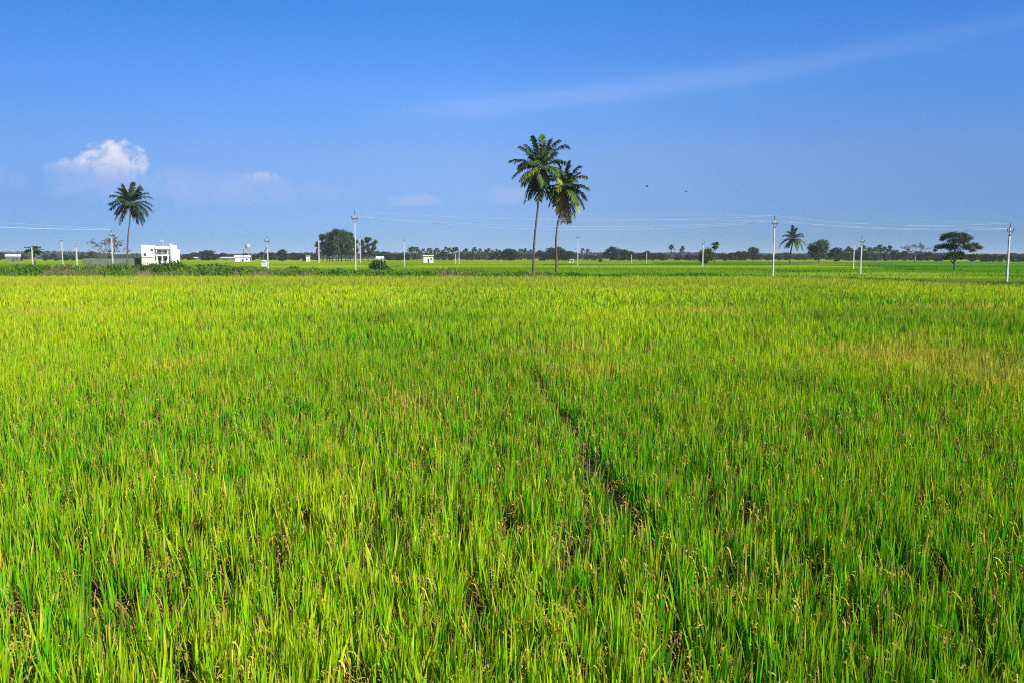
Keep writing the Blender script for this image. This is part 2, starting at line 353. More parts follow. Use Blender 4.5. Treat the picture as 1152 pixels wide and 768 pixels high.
rice = Bag()
def rice_zone(y0, y1, spacing, per, seg, width, wjit, panicles):
    half = lambda y: 0.70 * y + 1.6
    area = (half(y0) + half(y1)) * (y1 - y0); n = int(area / spacing ** 2)
    y = np.sqrt(rng.uniform(y0 ** 2, y1 ** 2, n)) if y0 > 3 else rng.uniform(y0, y1, n)
    x = rng.uniform(-1, 1, n) * half(y)
    keep = (edge_sd(x, y) < -0.15); x, y = x[keep], y[keep]
    tan, dark, nz, nf = field_masks(x, y)
    thin = fbm(x, y, 0.24, 77, 2)
    g = gap_dist(x + 0.10 * (vnoise(x, y, 0.35, 5) - 0.5), y)
    keep = (g > np.clip(0.040 + 0.090 * fbm(x, y, 0.55, 6, 2) - 0.12 * np.clip(5.3 - y, 0, 1), 0, 1)) & (rng.random(len(x)) < np.clip(1.0 - 0.75 * (thin < (0.31 if y0 < 12 else .30)), 0.1, 1))
    x, y, tan, dark, nz, nf = (a[keep] for a in (x, y, tan, dark, nz, nf))
    hills = len(x)
    hh = 0.60 + 0.10 * (fbm(x, y, 2.2, 31) - 0.5) + 0.07 * (nf - 0.5) + rng.normal(0, 0.025, hills) + 0.05 * np.clip(dark, 0, 1)
    hh = hh - Z0
    r = lambda a: np.repeat(a, per)
    X_, Y_, N = r(x), r(y), hills * per
    tn, dk, nzz, nff, H = r(tan), r(dark), r(nz), r(nf), r(hh)
    th = rng.uniform(0, 2 * np.pi, N); spread = np.abs(rng.normal(0, 0.020 + spacing * .06, N)) + spacing * 0.10 * rng.random(N)
    bx, by = X_ + np.cos(th) * spread, Y_ + np.sin(th) * spread
    lean = np.abs(rng.normal(0.0, 0.032, N)) + 0.008
    th2 = th + rng.normal(0, 0.5, N)
    H = H * np.where(rng.random(N) < 0.35, rng.uniform(0.5, 0.85, N), np.clip(rng.normal(0.95, 0.10, N), 0.6, 1.18))
    # short older leaves low in the tuft
    lx, ly = np.cos(th2) * lean * 1.2, np.sin(th2) * lean * 1.2
    far = np.clip((Y_ - 10) / 45, 0, 1); side = np.clip(X_ / (0.64 * Y_ + 1), -1, 1)  # side puts the sun's left-to-right brightness change into the blade colour
    yk = np.clip(0.25 + 0.05 * far + 1.2 * (nzz - 0.5) + 0.8 * (nff - 0.5) + rng.normal(0, 0.27, N) - 0.5 * dk + 0.33 * far - 0.20 * side, 0, 1)[:, None]
    dpk = np.clip(0.38 - 1.8 * (nzz - 0.5) + 1.1 * dk + rng.normal(0, 0.30, N) - 0.15 * far + 0.24 * side * (1 - far), 0, 1)[:, None]
    c1 = lerp(GREEN[None], DEEP[None], dpk); c1 = lerp(c1, YELL[None], yk * 0.85)
    tk = (rng.random(N) < np.clip(0.06 + 0.85 * tn + 0.10 * far, 0, 0.85))[:, None]
    dry = lerp(STRAW[None], ORNG[None], rng.random(N)[:, None] * 0.8)
    c1 = np.where(tk, lerp(c1, dry, 0.62), c1)
    c1 = c1 * (rng.uniform(0.55, 1.45, N) * (1 + 0.22 * far))[:, None]
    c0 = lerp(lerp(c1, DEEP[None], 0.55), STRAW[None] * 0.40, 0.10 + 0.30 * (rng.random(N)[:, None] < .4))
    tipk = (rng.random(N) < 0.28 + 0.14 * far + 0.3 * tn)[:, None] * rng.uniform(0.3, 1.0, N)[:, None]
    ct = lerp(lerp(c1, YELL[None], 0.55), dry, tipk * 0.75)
    wdt = width * np.clip(rng.normal(1, wjit + .12, N), 0.45, 1.9)
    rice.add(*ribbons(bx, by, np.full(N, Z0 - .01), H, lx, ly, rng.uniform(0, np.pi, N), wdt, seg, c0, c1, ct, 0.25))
    return x, y, hh, tan
def straw_zone(x, y, hh, per, seg, width):
    """dry, bent older leaves low in the stand"""
    r = lambda a: np.repeat(a, per); X_, Y_, H = r(x), r(y), r(hh); N = len(X_)
    th = rng.uniform(0, 2 * np.pi, N); L = rng.uniform(0.05, 0.20, N)
    hz = H * rng.uniform(0.25, 0.72, N)
    c = lerp(STRAW[None], BROWN[None], rng.random(N)[:, None] ** 1.3) * rng.uniform(0.7, 1.1, N)[:, None]
    rice.add(*ribbons(X_ + rng.normal(0, .05, N), Y_ + rng.normal(0, .05, N), Z0 + rng.uniform(-.01, .05, N), hz, np.cos(th) * L, np.sin(th) * L, th + np.pi / 2, np.full(N, width) * rng.uniform(.5, 1.2, N), seg, c * 0.7, c, c, 0.9))
def panicle_zone(x, y, hh, n, detailed=True):
    """drooping seed heads: a bent stalk hung with grains"""
    k = rng.integers(0, len(x), n); th = rng.uniform(0, 2 * np.pi, n)
    bx, by = x[k] + rng.normal(0, .05, n), y[k] + rng.normal(0, .05, n)
    H = Z0 + hh[k] * rng.uniform(0.45, 0.85, n); L = rng.uniform(0.07, 0.15, n)
    def pt(t):      # t 0..1 along the bent head
        up = np.sin(np.clip(t, 0, 1) * 2.2) / 1.0
        z = H - 0.13 + 0.13 * up - 0.10 * np.clip(t - .5, 0, 1) * 2
        return np.stack([bx + np.cos(th) * L * t * 1.1, by + np.sin(th) * L * t * 1.1, z], -1)
    col = lerp(STRAW[None], lerp(YELL[None], ORNG[None], 0.5), rng.random(n)[:, None] * 0.7) * rng.uniform(0.75, 1.15, n)[:, None]
    # stalk
    stem = np.full((n,), 0.004)
    rice.add(*ribbons(bx, by, np.full(n, Z0), H - 0.13 - Z0, np.zeros(n), np.zeros(n), th + np.pi / 2, stem, 1, col * 0.6, col * 0.7, col * 0.7))
    # side branchlets hanging in small arcs
    NB = 7 if detailed else 4; wb_ = 0.0095 if detailed else 0.014
    for g in range(NB):
        t = np.full(n, 0.12 + 0.88 * g / (NB - 1.0)); p = pt(t); a2 = th + rng.normal(0, 0.9, n); LL = rng.uniform(0.025, 0.07, n)
        rise = rng.uniform(0.005, 0.03, n); cc = col * rng.uniform(.7, 1.25, n)[:, None]
        V, Q_, C_ = ribbons(p[:, 0], p[:, 1], p[:, 2], rise, np.cos(a2) * LL, np.sin(a2) * LL, a2 + np.pi / 2 + rng.normal(0, .5, n), np.full(n, wb_) * rng.uniform(.7, 1.3, n), 3, cc, cc, cc, rng.uniform(0.03, 0.09, n))
        rice.add(V, Q_, C_)

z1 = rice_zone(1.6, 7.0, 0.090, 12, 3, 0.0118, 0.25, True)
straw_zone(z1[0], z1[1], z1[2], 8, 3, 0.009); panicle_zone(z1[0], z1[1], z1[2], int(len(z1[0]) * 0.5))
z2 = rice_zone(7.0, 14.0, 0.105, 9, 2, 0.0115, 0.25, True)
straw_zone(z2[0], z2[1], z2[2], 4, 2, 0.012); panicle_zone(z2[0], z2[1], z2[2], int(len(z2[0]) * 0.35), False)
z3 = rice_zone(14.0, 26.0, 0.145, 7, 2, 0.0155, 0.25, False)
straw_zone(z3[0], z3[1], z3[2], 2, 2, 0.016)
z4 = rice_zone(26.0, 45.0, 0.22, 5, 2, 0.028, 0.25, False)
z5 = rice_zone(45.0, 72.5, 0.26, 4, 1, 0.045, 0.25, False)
o = rice.build('rice_plants', M_RICE)
tag(o, 'dense ripening green rice plants with yellow tips filling the near paddy field', 'rice crop', kind='stuff')

# ------------------------------------------------------------------ bund round the far side of the field, grown over with weeds
def bund_h(x):
    x = np.asarray(x, float)
    return np.interp(x, [-90, -30, -22, -8, 4, 14, 22, 28, 34, 60], [1.0, 1.0, 0.85, 0.60, 0.42, 0.40, 0.34, 0.16, 0.10, 0.1])
def bund_z(x, y):
    d = edge_sd(x, y); prof = np.clip((d - 0.2) / 1.3, 0, 1); prof = prof * prof * (3 - 2 * prof)
    back = 1 - np.clip((d - 4.5) / 2.5, 0, 1); back = back * back * (3 - 2 * back)
    return bund_h(x) * prof * back * (0.75 + 0.5 * fbm(x, y, 3.0, 91)), d
Ex = np.concatenate([np.linspace(-85, 22, 260), np.linspace(22, 26.5, 24)[1:], np.linspace(26.5, 30, 36)[1:], np.linspace(30, 34, 24)[1:], np.linspace(34, 44, 28)[1:]])
Ey = np.interp(Ex, EDGE[:, 0], EDGE[:, 1])
tx_ = np.gradient(Ex); ty_ = np.gradient(Ey)
kk = np.ones(15) / 15; tx_ = np.convolve(np.pad(tx_, 7, 'edge'), kk, 'valid'); ty_ = np.convolve(np.pad(ty_, 7, 'edge'), kk, 'valid')
tl = np.hypot(tx_, ty_); NX, NY = -ty_ / tl, tx_ / tl
ds = np.linspace(-0.4, 7.6, 22)
BX = Ex[None] + NX[None] * ds[:, None]; BY = Ey[None] + NY[None] * ds[:, None]
BZ, _ = bund_z(BX, BY); BZ = BZ + 0.03 - 0.028 * (ds[:, None] > 7.2) - 0.028 * (ds[:, None] < -0.3)
nn, mm = BX.shape; idx = np.arange(nn * mm).reshape(nn, mm)
Q = np.stack([idx[:-1, :-1], idx[:-1, 1:], idx[1:, 1:], idx[1:, :-1]], -1).reshape(-1, 4)
tag(mesh_np('bund', np.stack([BX.ravel(), BY.ravel(), BZ.ravel()], 1), Q, M_BUND, smooth=True), kind='structure')

weeds = Bag()
n = 150000
k = rng.integers(0, len(Ex), n); dsr = rng.uniform(0.0, 6.8, n)
x = Ex[k] + NX[k] * dsr + rng.normal(0, .25, n); y = Ey[k] + NY[k] * dsr + rng.normal(0, .25, n)
bz, d = bund_z(x, y)
bare = 0.12 + fbm(x, y * 0.5, 4.0, 55, 3) - 0.55 * sum(np.exp(-((x - xat(px, 73)) / w_) ** 2) for px, w_ in ((72, 2.2), (270, 1.0), (515, 1.2), (600, .9))) * (d < 3.5); left = np.clip((-x + 5) / 25, 0, 1)
keepp = (d > 0.05) & ((bare > 0.31) | (rng.random(n) < 0.18))
x, y, bz, d, bare, left = (a[keepp] for a in (x, y, bz, d, bare, left)); n = len(x)
lush = fbm(x, y, 2.2, 66, 3)
H = (0.12 + 0.66 * np.clip(lush - 0.20, 0, 1) * (0.75 + 0.22 * left)) * rng.uniform(0.6, 1.25, n)
th = rng.uniform(0, 6.28, n); L = H * rng.uniform(0.15, 0.7, n)
wg = np.array((0.085, 0.19, 0.012)); wd = np.array((0.055, 0.16, 0.012)); wy_ = np.array((0.19, 0.26, 0.02)); wb = np.array((0.20, 0.15, 0.07))
c1 = lerp(wg[None], wd[None], np.clip(1.6 * lush - 0.3 + rng.normal(0, .25, n), 0, 1)[:, None]); kkk = np.clip(rng.normal(0.15, .3, n) + 0.9 * (0.5 - lush), 0, 1)[:, None]
c1 = lerp(c1, wy_[None], kkk); c1 = np.where((rng.random(n) < np.clip(0.8 * (0.40 - bare) * 4, 0.03, .5))[:, None], wb[None] * rng.uniform(.6, 1.2, n)[:, None], c1)
weeds.add(*ribbons(x, y, bz, H, np.cos(th) * L, np.sin(th) * L, rng.uniform(0, 3.14, n), rng.uniform(0.04, 0.12, n), 2, c1 * .8, c1, c1 * 1.1, 0.4))
tag(weeds.build('weeds', M_LEAF), 'tangled green weeds and grass covering the bund behind the rice', 'weeds', kind='stuff')

# ------------------------------------------------------------------ fields beyond, one parcel behind another
fieldV = []; fieldQ = []; fieldC = []; tufts = Bag()
bands = [(79.5, 93, .16), (94, 108, .24), (109.2, 128, .30), (129.5, 150, .36), (151.5, 182, .38), (184, 226, .40), (228.5, 285, .42), (288, 370, .44), (374, 500, .46), (506, 700, .5), (708, 1080, .52), (1095, 1900, .55)]
for bi, (d0, d1, zc) in enumerate(bands):
    hw = 0.75 * d1 + 40; xs = -hw
    while xs < hw:
        wdt = rng.uniform(0.35, 1.0) * (40 + 0.45 * d1); x0, x1 = xs, min(xs + wdt, hw + 1); xs = x1 + (0.6 + d1 * 0.003)
        mid = (x0 + x1) / 2; sidek = np.clip(mid / d0 / 0.64, -1, 1)
        if bi < 3 and -0.20 > sidek: cc = lerp(np.array((0.085, 0.185, 0.005)), np.array((0.16, 0.23, 0.01)), rng.random())
        else: cc = lerp(np.array((0.085, 0.20, 0.004)), np.array((0.22, 0.29, 0.008)), rng.random() ** (2.2 if sidek > .25 else 0.9))
        if sidek > 0.3 and bi < 8: cc = lerp(np.array((0.045, 0.150, 0.004)), np.array((0.10, 0.20, 0.006)), rng.random() ** 2)
        cc = cc * rng.uniform(0.85, 1.1)
        nxx = max(2, int((x1 - x0) / (2 + d0 * .02))); nyy = max(2, int((d1 - d0) / 2.5)) if d1 < 300 else 6
        sk = rng.uniform(-.03, .03)
        gx, gy = np.meshgrid(np.linspace(x0, x1, nxx), np.linspace(d0, d1, nyy)); gyy = gy + sk * (gx - mid)
        gz = zc - 0.10 + 0.09 * fbm(gx, gyy, 5 + d0 * .02, 13); gz[0] = 0.02; gz[-1] = 0.02; gz[:, 0] = 0.02; gz[:, -1] = .02
        base_i = len(fieldV) and sum(len(a) for a in fieldV)
        idx = np.arange(nxx * nyy).reshape(nyy, nxx) + base_i
        fieldV.append(np.stack([gx.ravel(), gyy.ravel(), gz.ravel()], 1))
        ff = fbm(gx, gyy * .6, 9 + d0 * .04, 29)
        fc = cc[None, None] * (0.72 + 0.5 * ff[..., None]); fc = lerp(fc, np.array((0.26, 0.27, 0.03))[None, None], np.clip((ff[..., None] - .55) * 2.0, 0, .5))
        fieldC.append(fc.reshape(-1, 3))
        fieldQ.append(np.stack([idx[:-1, :-1], idx[:-1, 1:], idx[1:, 1:], idx[1:, :-1]], -1).reshape(-1, 4))
        if d0 < 280:
            nt = int((x1 - x0) * (d1 - d0) * (2.6 if d0 < 120 else 1.1 if d0 < 180 else 0.35)); wd_ = 0.10 + d0 * 0.0011
            tx2 = rng.uniform(x0, x1, nt); ty2 = rng.uniform(d0 + .4, d1 - .4, nt) + sk * (tx2 - mid)
            f2 = fbm(tx2, ty2 * .6, 9 + d0 * .04, 29); c2 = cc[None] * (0.75 + .5 * f2[:, None]) * rng.uniform(.7, 1.3, nt)[:, None]
            c2 = lerp(c2, np.array((0.3, 0.3, 0.04))[None], np.clip((f2[:, None] - .5) * 2 + rng.normal(0, .15, nt)[:, None], 0, .6))
            t2 = rng.uniform(0, 6.28, nt)
            tufts.add(*ribbons(tx2, ty2, np.full(nt, 0.05), (zc + .08) * rng.uniform(.6, 1.05, nt), np.cos(t2) * .06, np.sin(t2) * .06, rng.uniform(0, 3.14, nt), np.full(nt, wd_), 1, c2 * .7, c2, c2, 0.1))
tag(mesh_np('fields', np.concatenate(fieldV), np.concatenate(fieldQ), M_FIELD, None, np.concatenate(fieldC)), kind='structure')
tag(tufts.build('young_rice', M_RICE), 'bright green young rice standing in the parcels beyond the bund', 'rice crop', kind='stuff')

# ------------------------------------------------------------------ trees
def leaf_cloud(bag, clumps, n, size, c_lo, c_hi, rg, flat=1.0):
    """leaf faces spread through the outer volume of each clump (cx,cy,cz,rx,ry,rz)"""
    wts = np.array([c[3] * c[4] * c[5] for c in clumps]) ** (2 / 3); wts /= wts.sum()
    ki = rg.choice(len(clumps), n, p=wts); cl = np.array(clumps)[ki]
    dvec = rg.normal(0, 1, (n, 3)); dvec /= np.linalg.norm(dvec, axis=1)[:, None]
    rr = rg.random(n) ** 0.45 * (1 + 0.18 * rg.normal(0, 1, n))
    P_ = cl[:, :3] + dvec * cl[:, 3:6] * rr[:, None]
    a = rg.normal(0, 1, (n, 3)); a[:, 2] *= flat; a /= np.linalg.norm(a, axis=1)[:, None]
    b = np.cross(a, rg.normal(0, 1, (n, 3))); b /= np.linalg.norm(b, axis=1)[:, None] + 1e-6
    s = size * rg.uniform(0.6, 1.4, n)[:, None]
    V = np.stack([P_ - a * s, P_ + b * s * .55, P_ + a * s, P_ - b * s * .55], 1).reshape(-1, 3)
    tone = rg.random(len(clumps))[ki] * 0.6 + rg.random(n) * 0.4
    C = lerp(np.array(c_lo)[None], np.array(c_hi)[None], tone[:, None])
    bag.add(V, np.arange(n * 4).reshape(n, 4), np.repeat(C, 4, 0))
LO, HI = (0.013, 0.030, 0.010), (0.036, 0.066, 0.017)
def limb_tree(name, h, trunk_h, crown_w, clumps, n, size, tr=0.14, lean=0.0, lo=LO, hi=HI, seed=1, limbs=True, loc=(0, 0, 0)):
    rg = np.random.default_rng(seed); root = empty(name, loc)
    mb = MB(); top = Vector((lean, 0, h * 0.62))
    mb.tube([(0, 0, -0.1), (lean * .3, 0, trunk_h * .6), (lean * .6, 0, trunk_h), top], [tr, tr * .8, tr * .65, tr * .25], 6)
    for cx, cy, cz, rx, ry, rz in clumps[:9] if limbs else []:
        s0 = Vector((lean * .6, 0, trunk_h * rg.uniform(.8, 1.1))); e0_ = Vector((cx, cy, cz)); m0 = s0.lerp(e0_, .5) + Vector((0, 0, .12 * h * rg.uniform(-.2, .6)))
        mb.tube([s0, m0, e0_], [tr * .34, tr * .2, tr * .06], 5)
    mb.build('trunk', M_BARK, root, True)
    b = Bag(); leaf_cloud(b, clumps, n, size, lo, hi, rg); b.build('crown', M_LEAF, root)
    return root
def dome_clumps(w_, h0, h1, k, rg, r=0.3, depth=1.0):
    """clumps filling a rough dome of half width w_ between heights h0 and h1"""
    out_ = []
    for i in range(k):
        a = rg.uniform(0, 6.28); q = math.sqrt(rg.random()); zz = rg.random()
        rad = w_ * (1 - 0.65 * zz ** 1.6) * (0.6 + .4 * (zz > .12)); s_ = r * w_ * rg.uniform(.7, 1.3)
        out_.append((math.cos(a) * q * (rad - s_ * .5), math.sin(a) * q * (rad - s_ * .5) * depth, h0 + (h1 - h0) * zz * .92, s_, s_, s_ * .75))
    return out_

# main palms -------------------------------------------------------
FR_G, FR_D, FR_Y, FR_DEAD = (0.055, 0.105, 0.014), (0.024, 0.055, 0.013), (0.22, 0.26, 0.02), (0.30, 0.21, 0.08)  # FR_Y: sunlight on a few fronds, put into their leaf colour
def frond(p0, tip, lift, col, rg, leaf=0.75, nl=40, wl=0.055, hang=0.75, thick=0.035):
    """one palm leaf: a bent rib carrying two rows of hanging leaflets"""
    p0, tip = Vector(p0), Vector(tip); span = (tip - p0).length
    ctrl = p0.lerp(tip, 0.58) + Vector((0, 0, 1.35 * lift * span))
    N = 14
    def bz(t): return p0 * (1 - t) ** 2 + ctrl * 2 * t * (1 - t) + tip * t * t
    pts = [bz(i / (N - 1)) for i in range(N)]
    m = MB(); m.tube(pts, [thick * (1 - .85 * i / (N - 1)) for i in range(N)], 4)
    V = list(m.v[0]); Q = list(map(tuple, m.q[0])); C = [tuple(np.array(lerp(np.array(col), np.array((.2, .2, .07)), .5)))] * len(V)
    for i in range(nl):
        t = 0.13 + 0.87 * i / (nl - 1); p = bz(t); d_ = (bz(min(1, t + .02)) - bz(t - .02)).normalized()
        s = d_.cross(Vector((0, 0, 1)));
        if s.length < 0.15: s = d_.cross(Vector((0.6, 0.8, 0)))
        s.normalize(); nrm = s.cross(d_).normalized()
        L = leaf * (math.sin(math.pi * (0.16 + 0.76 * t)) ** 0.6)
        for sg in (-1, 1):
            j = rg.normal(0, .12, 3)
            dr = (s * sg * 0.62 + d_ * 0.55 + nrm * 0.12 + Vector(j)).normalized(); LL = L * rg.uniform(.8, 1.15)
            a_ = p; b_ = p + dr * LL * .5 + Vector((0, 0, -hang * .10 * LL)); c_ = p + dr * LL * .85 + Vector((0, 0, -hang * LL * .55))
            wv = d_.cross(dr).cross(dr).normalized() * wl * .5; i0 = len(V)
            for q_, kf in ((a_, .7), (b_, 1.0), (c_, .15)): V.append(tuple(q_ - wv * kf)); V.append(tuple(q_ + wv * kf))
            Q += [(i0, i0+1, i0+3, i0+2), (i0+2, i0+3, i0+5, i0+4)]
            cc = np.array(col) * rg.uniform(.7, 1.35); C += [tuple(cc)] * 6
    return np.array(V), np.array(Q), np.array(C)
def palm(D, base_px, trunk_px, crown_px, fronds, extra, r0, r1, label, seed, leaf, group=None, hub_col=FR_DEAD, name='coconut_palm', wl=0.115, zb=None):
    rg = np.random.default_rng(seed)
    bp = at(base_px[0], base_px[1], D); bp.z = min(bp.z, 0.0 if zb is None else zb); root = empty(name, bp)
    tag(root, label, 'palm tree', group)
    cc = at(*crown_px, D) - bp
    pts = [Vector((0, 0, -.1))] + [at(px, py, D) - bp for px, py in trunk_px] + [cc]
    # smooth the trunk line
    def cr(P_, t):
        n_ = len(P_) - 1; i = min(int(t * n_), n_ - 1); f = t * n_ - i
        a, b, c_, d_ = P_[max(i-1, 0)], P_[i], P_[i+1], P_[min(i+2, n_)]
        return 0.5 * ((2*b) + (c_ - a) * f + (2*a - 5*b + 4*c_ - d_) * f*f + (3*b - a - 3*c_ + d_) * f**3)
    N = 40; tp = [cr(pts, i / (N - 1)) for i in range(N)]
    MB().tube(tp, [(r0 * (1 + .7 * math.exp(-i * .5)) + (r1 - r0) * i / (N - 1)) * (1 + .06 * (i % 2)) for i in range(N)], 9).build('trunk', M_PALMBARK, root, True)
    up = at(crown_px[0], crown_px[1] - 1, D) - at(*crown_px, D)
    for (px, py, dy, lift, col) in fronds:
        tip = at(px, py, D) - bp + Vector((0, dy, 0))
        V, Q, C = frond(cc + Vector(rg.normal(0, .08, 3)), tip, lift, col, rg, leaf, wl=wl); mesh_np('frond', V, Q, M_LEAF, root, C)
    rad = extra[1]
    for i in range(extra[0]):
        a = i * 2.4 + seed; e = rg.uniform(-.75, 1.1); Lr = rad * rg.uniform(.75, 1.05)
        dx, dy = math.cos(a) * math.cos(e), math.sin(a) * math.cos(e)
        tip = cc + Vector((dx, dy, math.sin(e) - .15)) * Lr
        V, Q, C = frond(cc, tip, 0.22 if e < .8 else .05, FR_D if rg.random() < .5 else FR_G, rg, leaf, wl=wl); mesh_np('frond', V, Q, M_LEAF, root, C)
    # coconuts and dry flower stalks tucked under the leaves
    m = MB()
    for i in range(11):
        a = i * 2.4; q_ = cc + Vector((math.cos(a) * .38, math.sin(a) * .38, -.25 - .35 * rg.random())); rr = .13
        m.tube([q_ + Vector((0, 0, z_ * rr)) for z_ in (-1, -.7, 0, .7, 1)], [rr * .2, rr * .75, rr, rr * .75, rr * .2], 8)
        m.tube([cc, q_ + Vector((0, 0, rr))], .02, 4)
    m.build('coconut_bunch', COCO, root, True)
    return root
COCO = noisy('coconut_husk', (0.16, 0.14, 0.04), (0.30, 0.20, 0.08), 4, 0.6, 0.3)

palm(84, (600, 302), [(600.5, 285), (602, 262), (604.5, 240), (606, 222), (607, 205)], (608.5, 190), [
    (610, 152, 0.3, .02, FR_G), (599, 155, -.8, .02, FR_G), (620, 156, .8, .04, FR_D), (585, 166, -.5, .12, FR_G), (640, 165, .3, .34, FR_D),
    (574, 181, .5, .20, FR_D), (577, 200, -.4, .26, FR_D), (586, 205, -1.6, .22, FR_Y), (591, 228, .2, .34, FR_D), (597, 222, .9, .30, FR_D),
    (606, 226, -.9, .18, FR_D), (617, 222, .6, .26, FR_D), (629, 207, -1.3, .26, FR_Y), (634, 196, -1, .22, FR_G), (640, 184, .9, .25, FR_G), (628, 160, -1.2, .12, FR_G), (592, 161, 1.3, .06, FR_D)],
    (14, 2.8), .115, .085, 'tallest coconut palm, slim trunk leaning slightly, standing with a shorter palm on the bund', 3, 1.0, 'pair of coconut palms on the bund')
palm(84.8, (626, 303), [(626, 290), (625.5, 272), (627, 255), (630, 240), (633, 226)], (635.5, 212), [
    (628, 181, .2, .04, FR_D), (641, 181, .5, .10, FR_D), (652, 188, -.5, .20, FR_D), (660, 199, .3, .26, FR_G), (662, 213, -.3, .22, FR_D),
    (657, 234, .1, .24, FR_D), (660, 224, .9, .26, FR_D), (617, 190, .6, .1, FR_G), (613, 203, .4, .25, FR_G), (618, 232, .3, .32, FR_D),
    (622, 222, -.9, .35, FR_G), (633, 250, -.4, .22, FR_DEAD), (640, 250, .1, .18, FR_DEAD), (628, 240, -.7, .30, (0.24, .19, .04)), (646, 246, -.5, .28, (.20, .18, .05)),
    (650, 238, -.9, .28, FR_Y), (624, 215, -1.6, .26, FR_Y), (646, 205, -1.2, .3, FR_G)],
    (14, 2.4), .11, .08, 'shorter coconut palm of the pair, brown dead fronds hanging under its crown', 5, .9, 'pair of coconut palms on the bund')
palm(150, (143, 300), [(143.5, 290), (143.5, 275), (144.5, 262), (146.5, 245), (147, 236)], (147, 229), [
    (147, 206, .4, .02, FR_G), (140, 208, -.8, .03, FR_G), (155, 208, .8, .05, FR_G), (133, 212, .3, .1, FR_D), (161, 213, -.6, .14, FR_D),
    (122, 230, .4, .17, FR_D), (170, 231, .2, .22, FR_D), (167, 243, -.4, .24, FR_D), (128, 241, .8, .26, FR_G), (136, 252, -.3, .26, FR_D), (159, 253, .3, .26, FR_D),
    (152, 251, .9, .22, FR_D), (141, 249, -1.0, .24, (0.07, .09, .03)), (168, 222, .6, .2, FR_G), (126, 221, -.6, .2, FR_G), (136, 209, .4, .06, FR_D), (152, 206, -.5, .04, FR_D), (158, 210, .3, .08, FR_G), (165, 217, .4, .16, FR_D), (129, 216, .5, .14, FR_D), (125, 236, -.3, .22, FR_D), (169, 237, .5, .22, FR_D), (132, 247, -.6, .24, FR_D), (163, 249, -.5, .24, FR_D)],
    (12, 3.3), .14, .10, 'lone coconut palm with a full round crown rising behind the low grey wall', 8, 1.25, wl=.13)
palm(200, (889, 296), [(889, 291), (889.5, 284), (891, 277)], (892, 270), [
    (892, 254, .3, .02, FR_D), (885, 261, -.6, .22, FR_D), (897, 257, .5, .2, FR_D), (881, 266, .3, .3, FR_D), (902, 264, -.5, .32, FR_D), (877, 279, .3, .4, FR_D),
    (906, 277, -.7, .36, FR_Y), (903, 284, -.5, .42, (0.14, .16, .05)), (896, 284, -.9, .25, (0.16, .14, .06)), (884, 279, .6, .3, FR_G), (898, 272, -1.2, .2, FR_G)],
    (8, 2.8), .17, .13, 'stout coconut palm with drooping fronds just beside the tall pale pole', 12, 1.1, wl=.11)

# far palms: three builds, copied
def far_palm(seed, h=8.0, rad=2.3):
    rg = np.random.default_rng(seed); root = empty('far_palm'); b = Bag()
    ln_ = rg.uniform(-.5, .5); cc = Vector((ln_, 0, h))
    MB().tube([(0, 0, -.1), (ln_ * .3, 0, h * .4), (ln_ * .8, 0, h * .8), cc], [.2, .16, .14, .12], 6).build('trunk', M_PALMBARK, root, True)
    for i in range(20):
        a = i * 2.4 + seed; e = rg.uniform(-.8, 1.35); tip = cc + Vector((math.cos(a) * math.cos(e), math.sin(a) * math.cos(e), math.sin(e) - .2)) * rad * rg.uniform(.8, 1.1)
        b.add(*frond(cc, tip, .25 if e < .8 else .05, FR_D if rg.random() < .6 else FR_G, rg, 1.0, nl=10, wl=.40, hang=.8))
    b.build('crown', M_LEAF, root); return root
FAR = []      # prototypes are used themselves the first time
protos = {}
def place(kind, px, py_base, py_top, D, label, cat, group, wscale=1.0, rz=0.0):
    """set a copy of KIND so that it spans the photo's height there"""
    lst = protos[kind]; k = lst['i'] % len(lst['p']); lst['i'] += 1
    src = lst['p'][k]
    o_ = src['o'] if not src['used'] else copy_tree(src['o']); src['used'] = True
    H_ = zat(py_top - (1.0 if D > 300 else 0), D); s = H_ / src['h']
    o_.location = (xat(px, D), D, 0); ws_ = wscale * (1.35 if kind == 'round' else 0.82 if (kind == 'palm' and D > 350) else 1); o_.scale = (s * ws_, s * ws_, s); o_.rotation_euler = (0, 0, rz)
    tag(o_, label, cat, group); return o_
protos['palm'] = {'i': 0, 'p': [dict(o=far_palm(s), h=10.0, used=False) for s in (2, 5, 9, 14)]}
def gen(name, variants, h):
    protos[name] = {'i': 0, 'p': [dict(o=v, h=h, used=False) for v in variants]}
def round_tree(seed, name='broadleaf_tree', w_=3.4, h=7.0, t=1.2, n=2600, size=.26):
    rg = np.random.default_rng(seed); return limb_tree(name, h, t, w_, dome_clumps(w_, t * .9, h, 22, rg, .34), n, size, .22, 0, seed=seed)
gen('round', [round_tree(s) for s in (21, 22, 23, 24)], 7.0)
def slim_tree(seed):
    rg = np.random.default_rng(seed); cl = []
    for i in range(13): q = rg.random(); cl.append((rg.normal(0, .55), rg.normal(0, .55), 3.4 + 8.2 * q, 1.0 - .3 * q, 1.0, 1.0))
    return limb_tree('slender_tree', 12.5, 4.5, 1.5, cl, 2600, .24, .18, rg.normal(0, .3), lo=(0.028, .055, .018), hi=(.07, .11, .035), seed=seed)
gen('slim', [slim_tree(s) for s in (31, 32, 33)], 12.5)
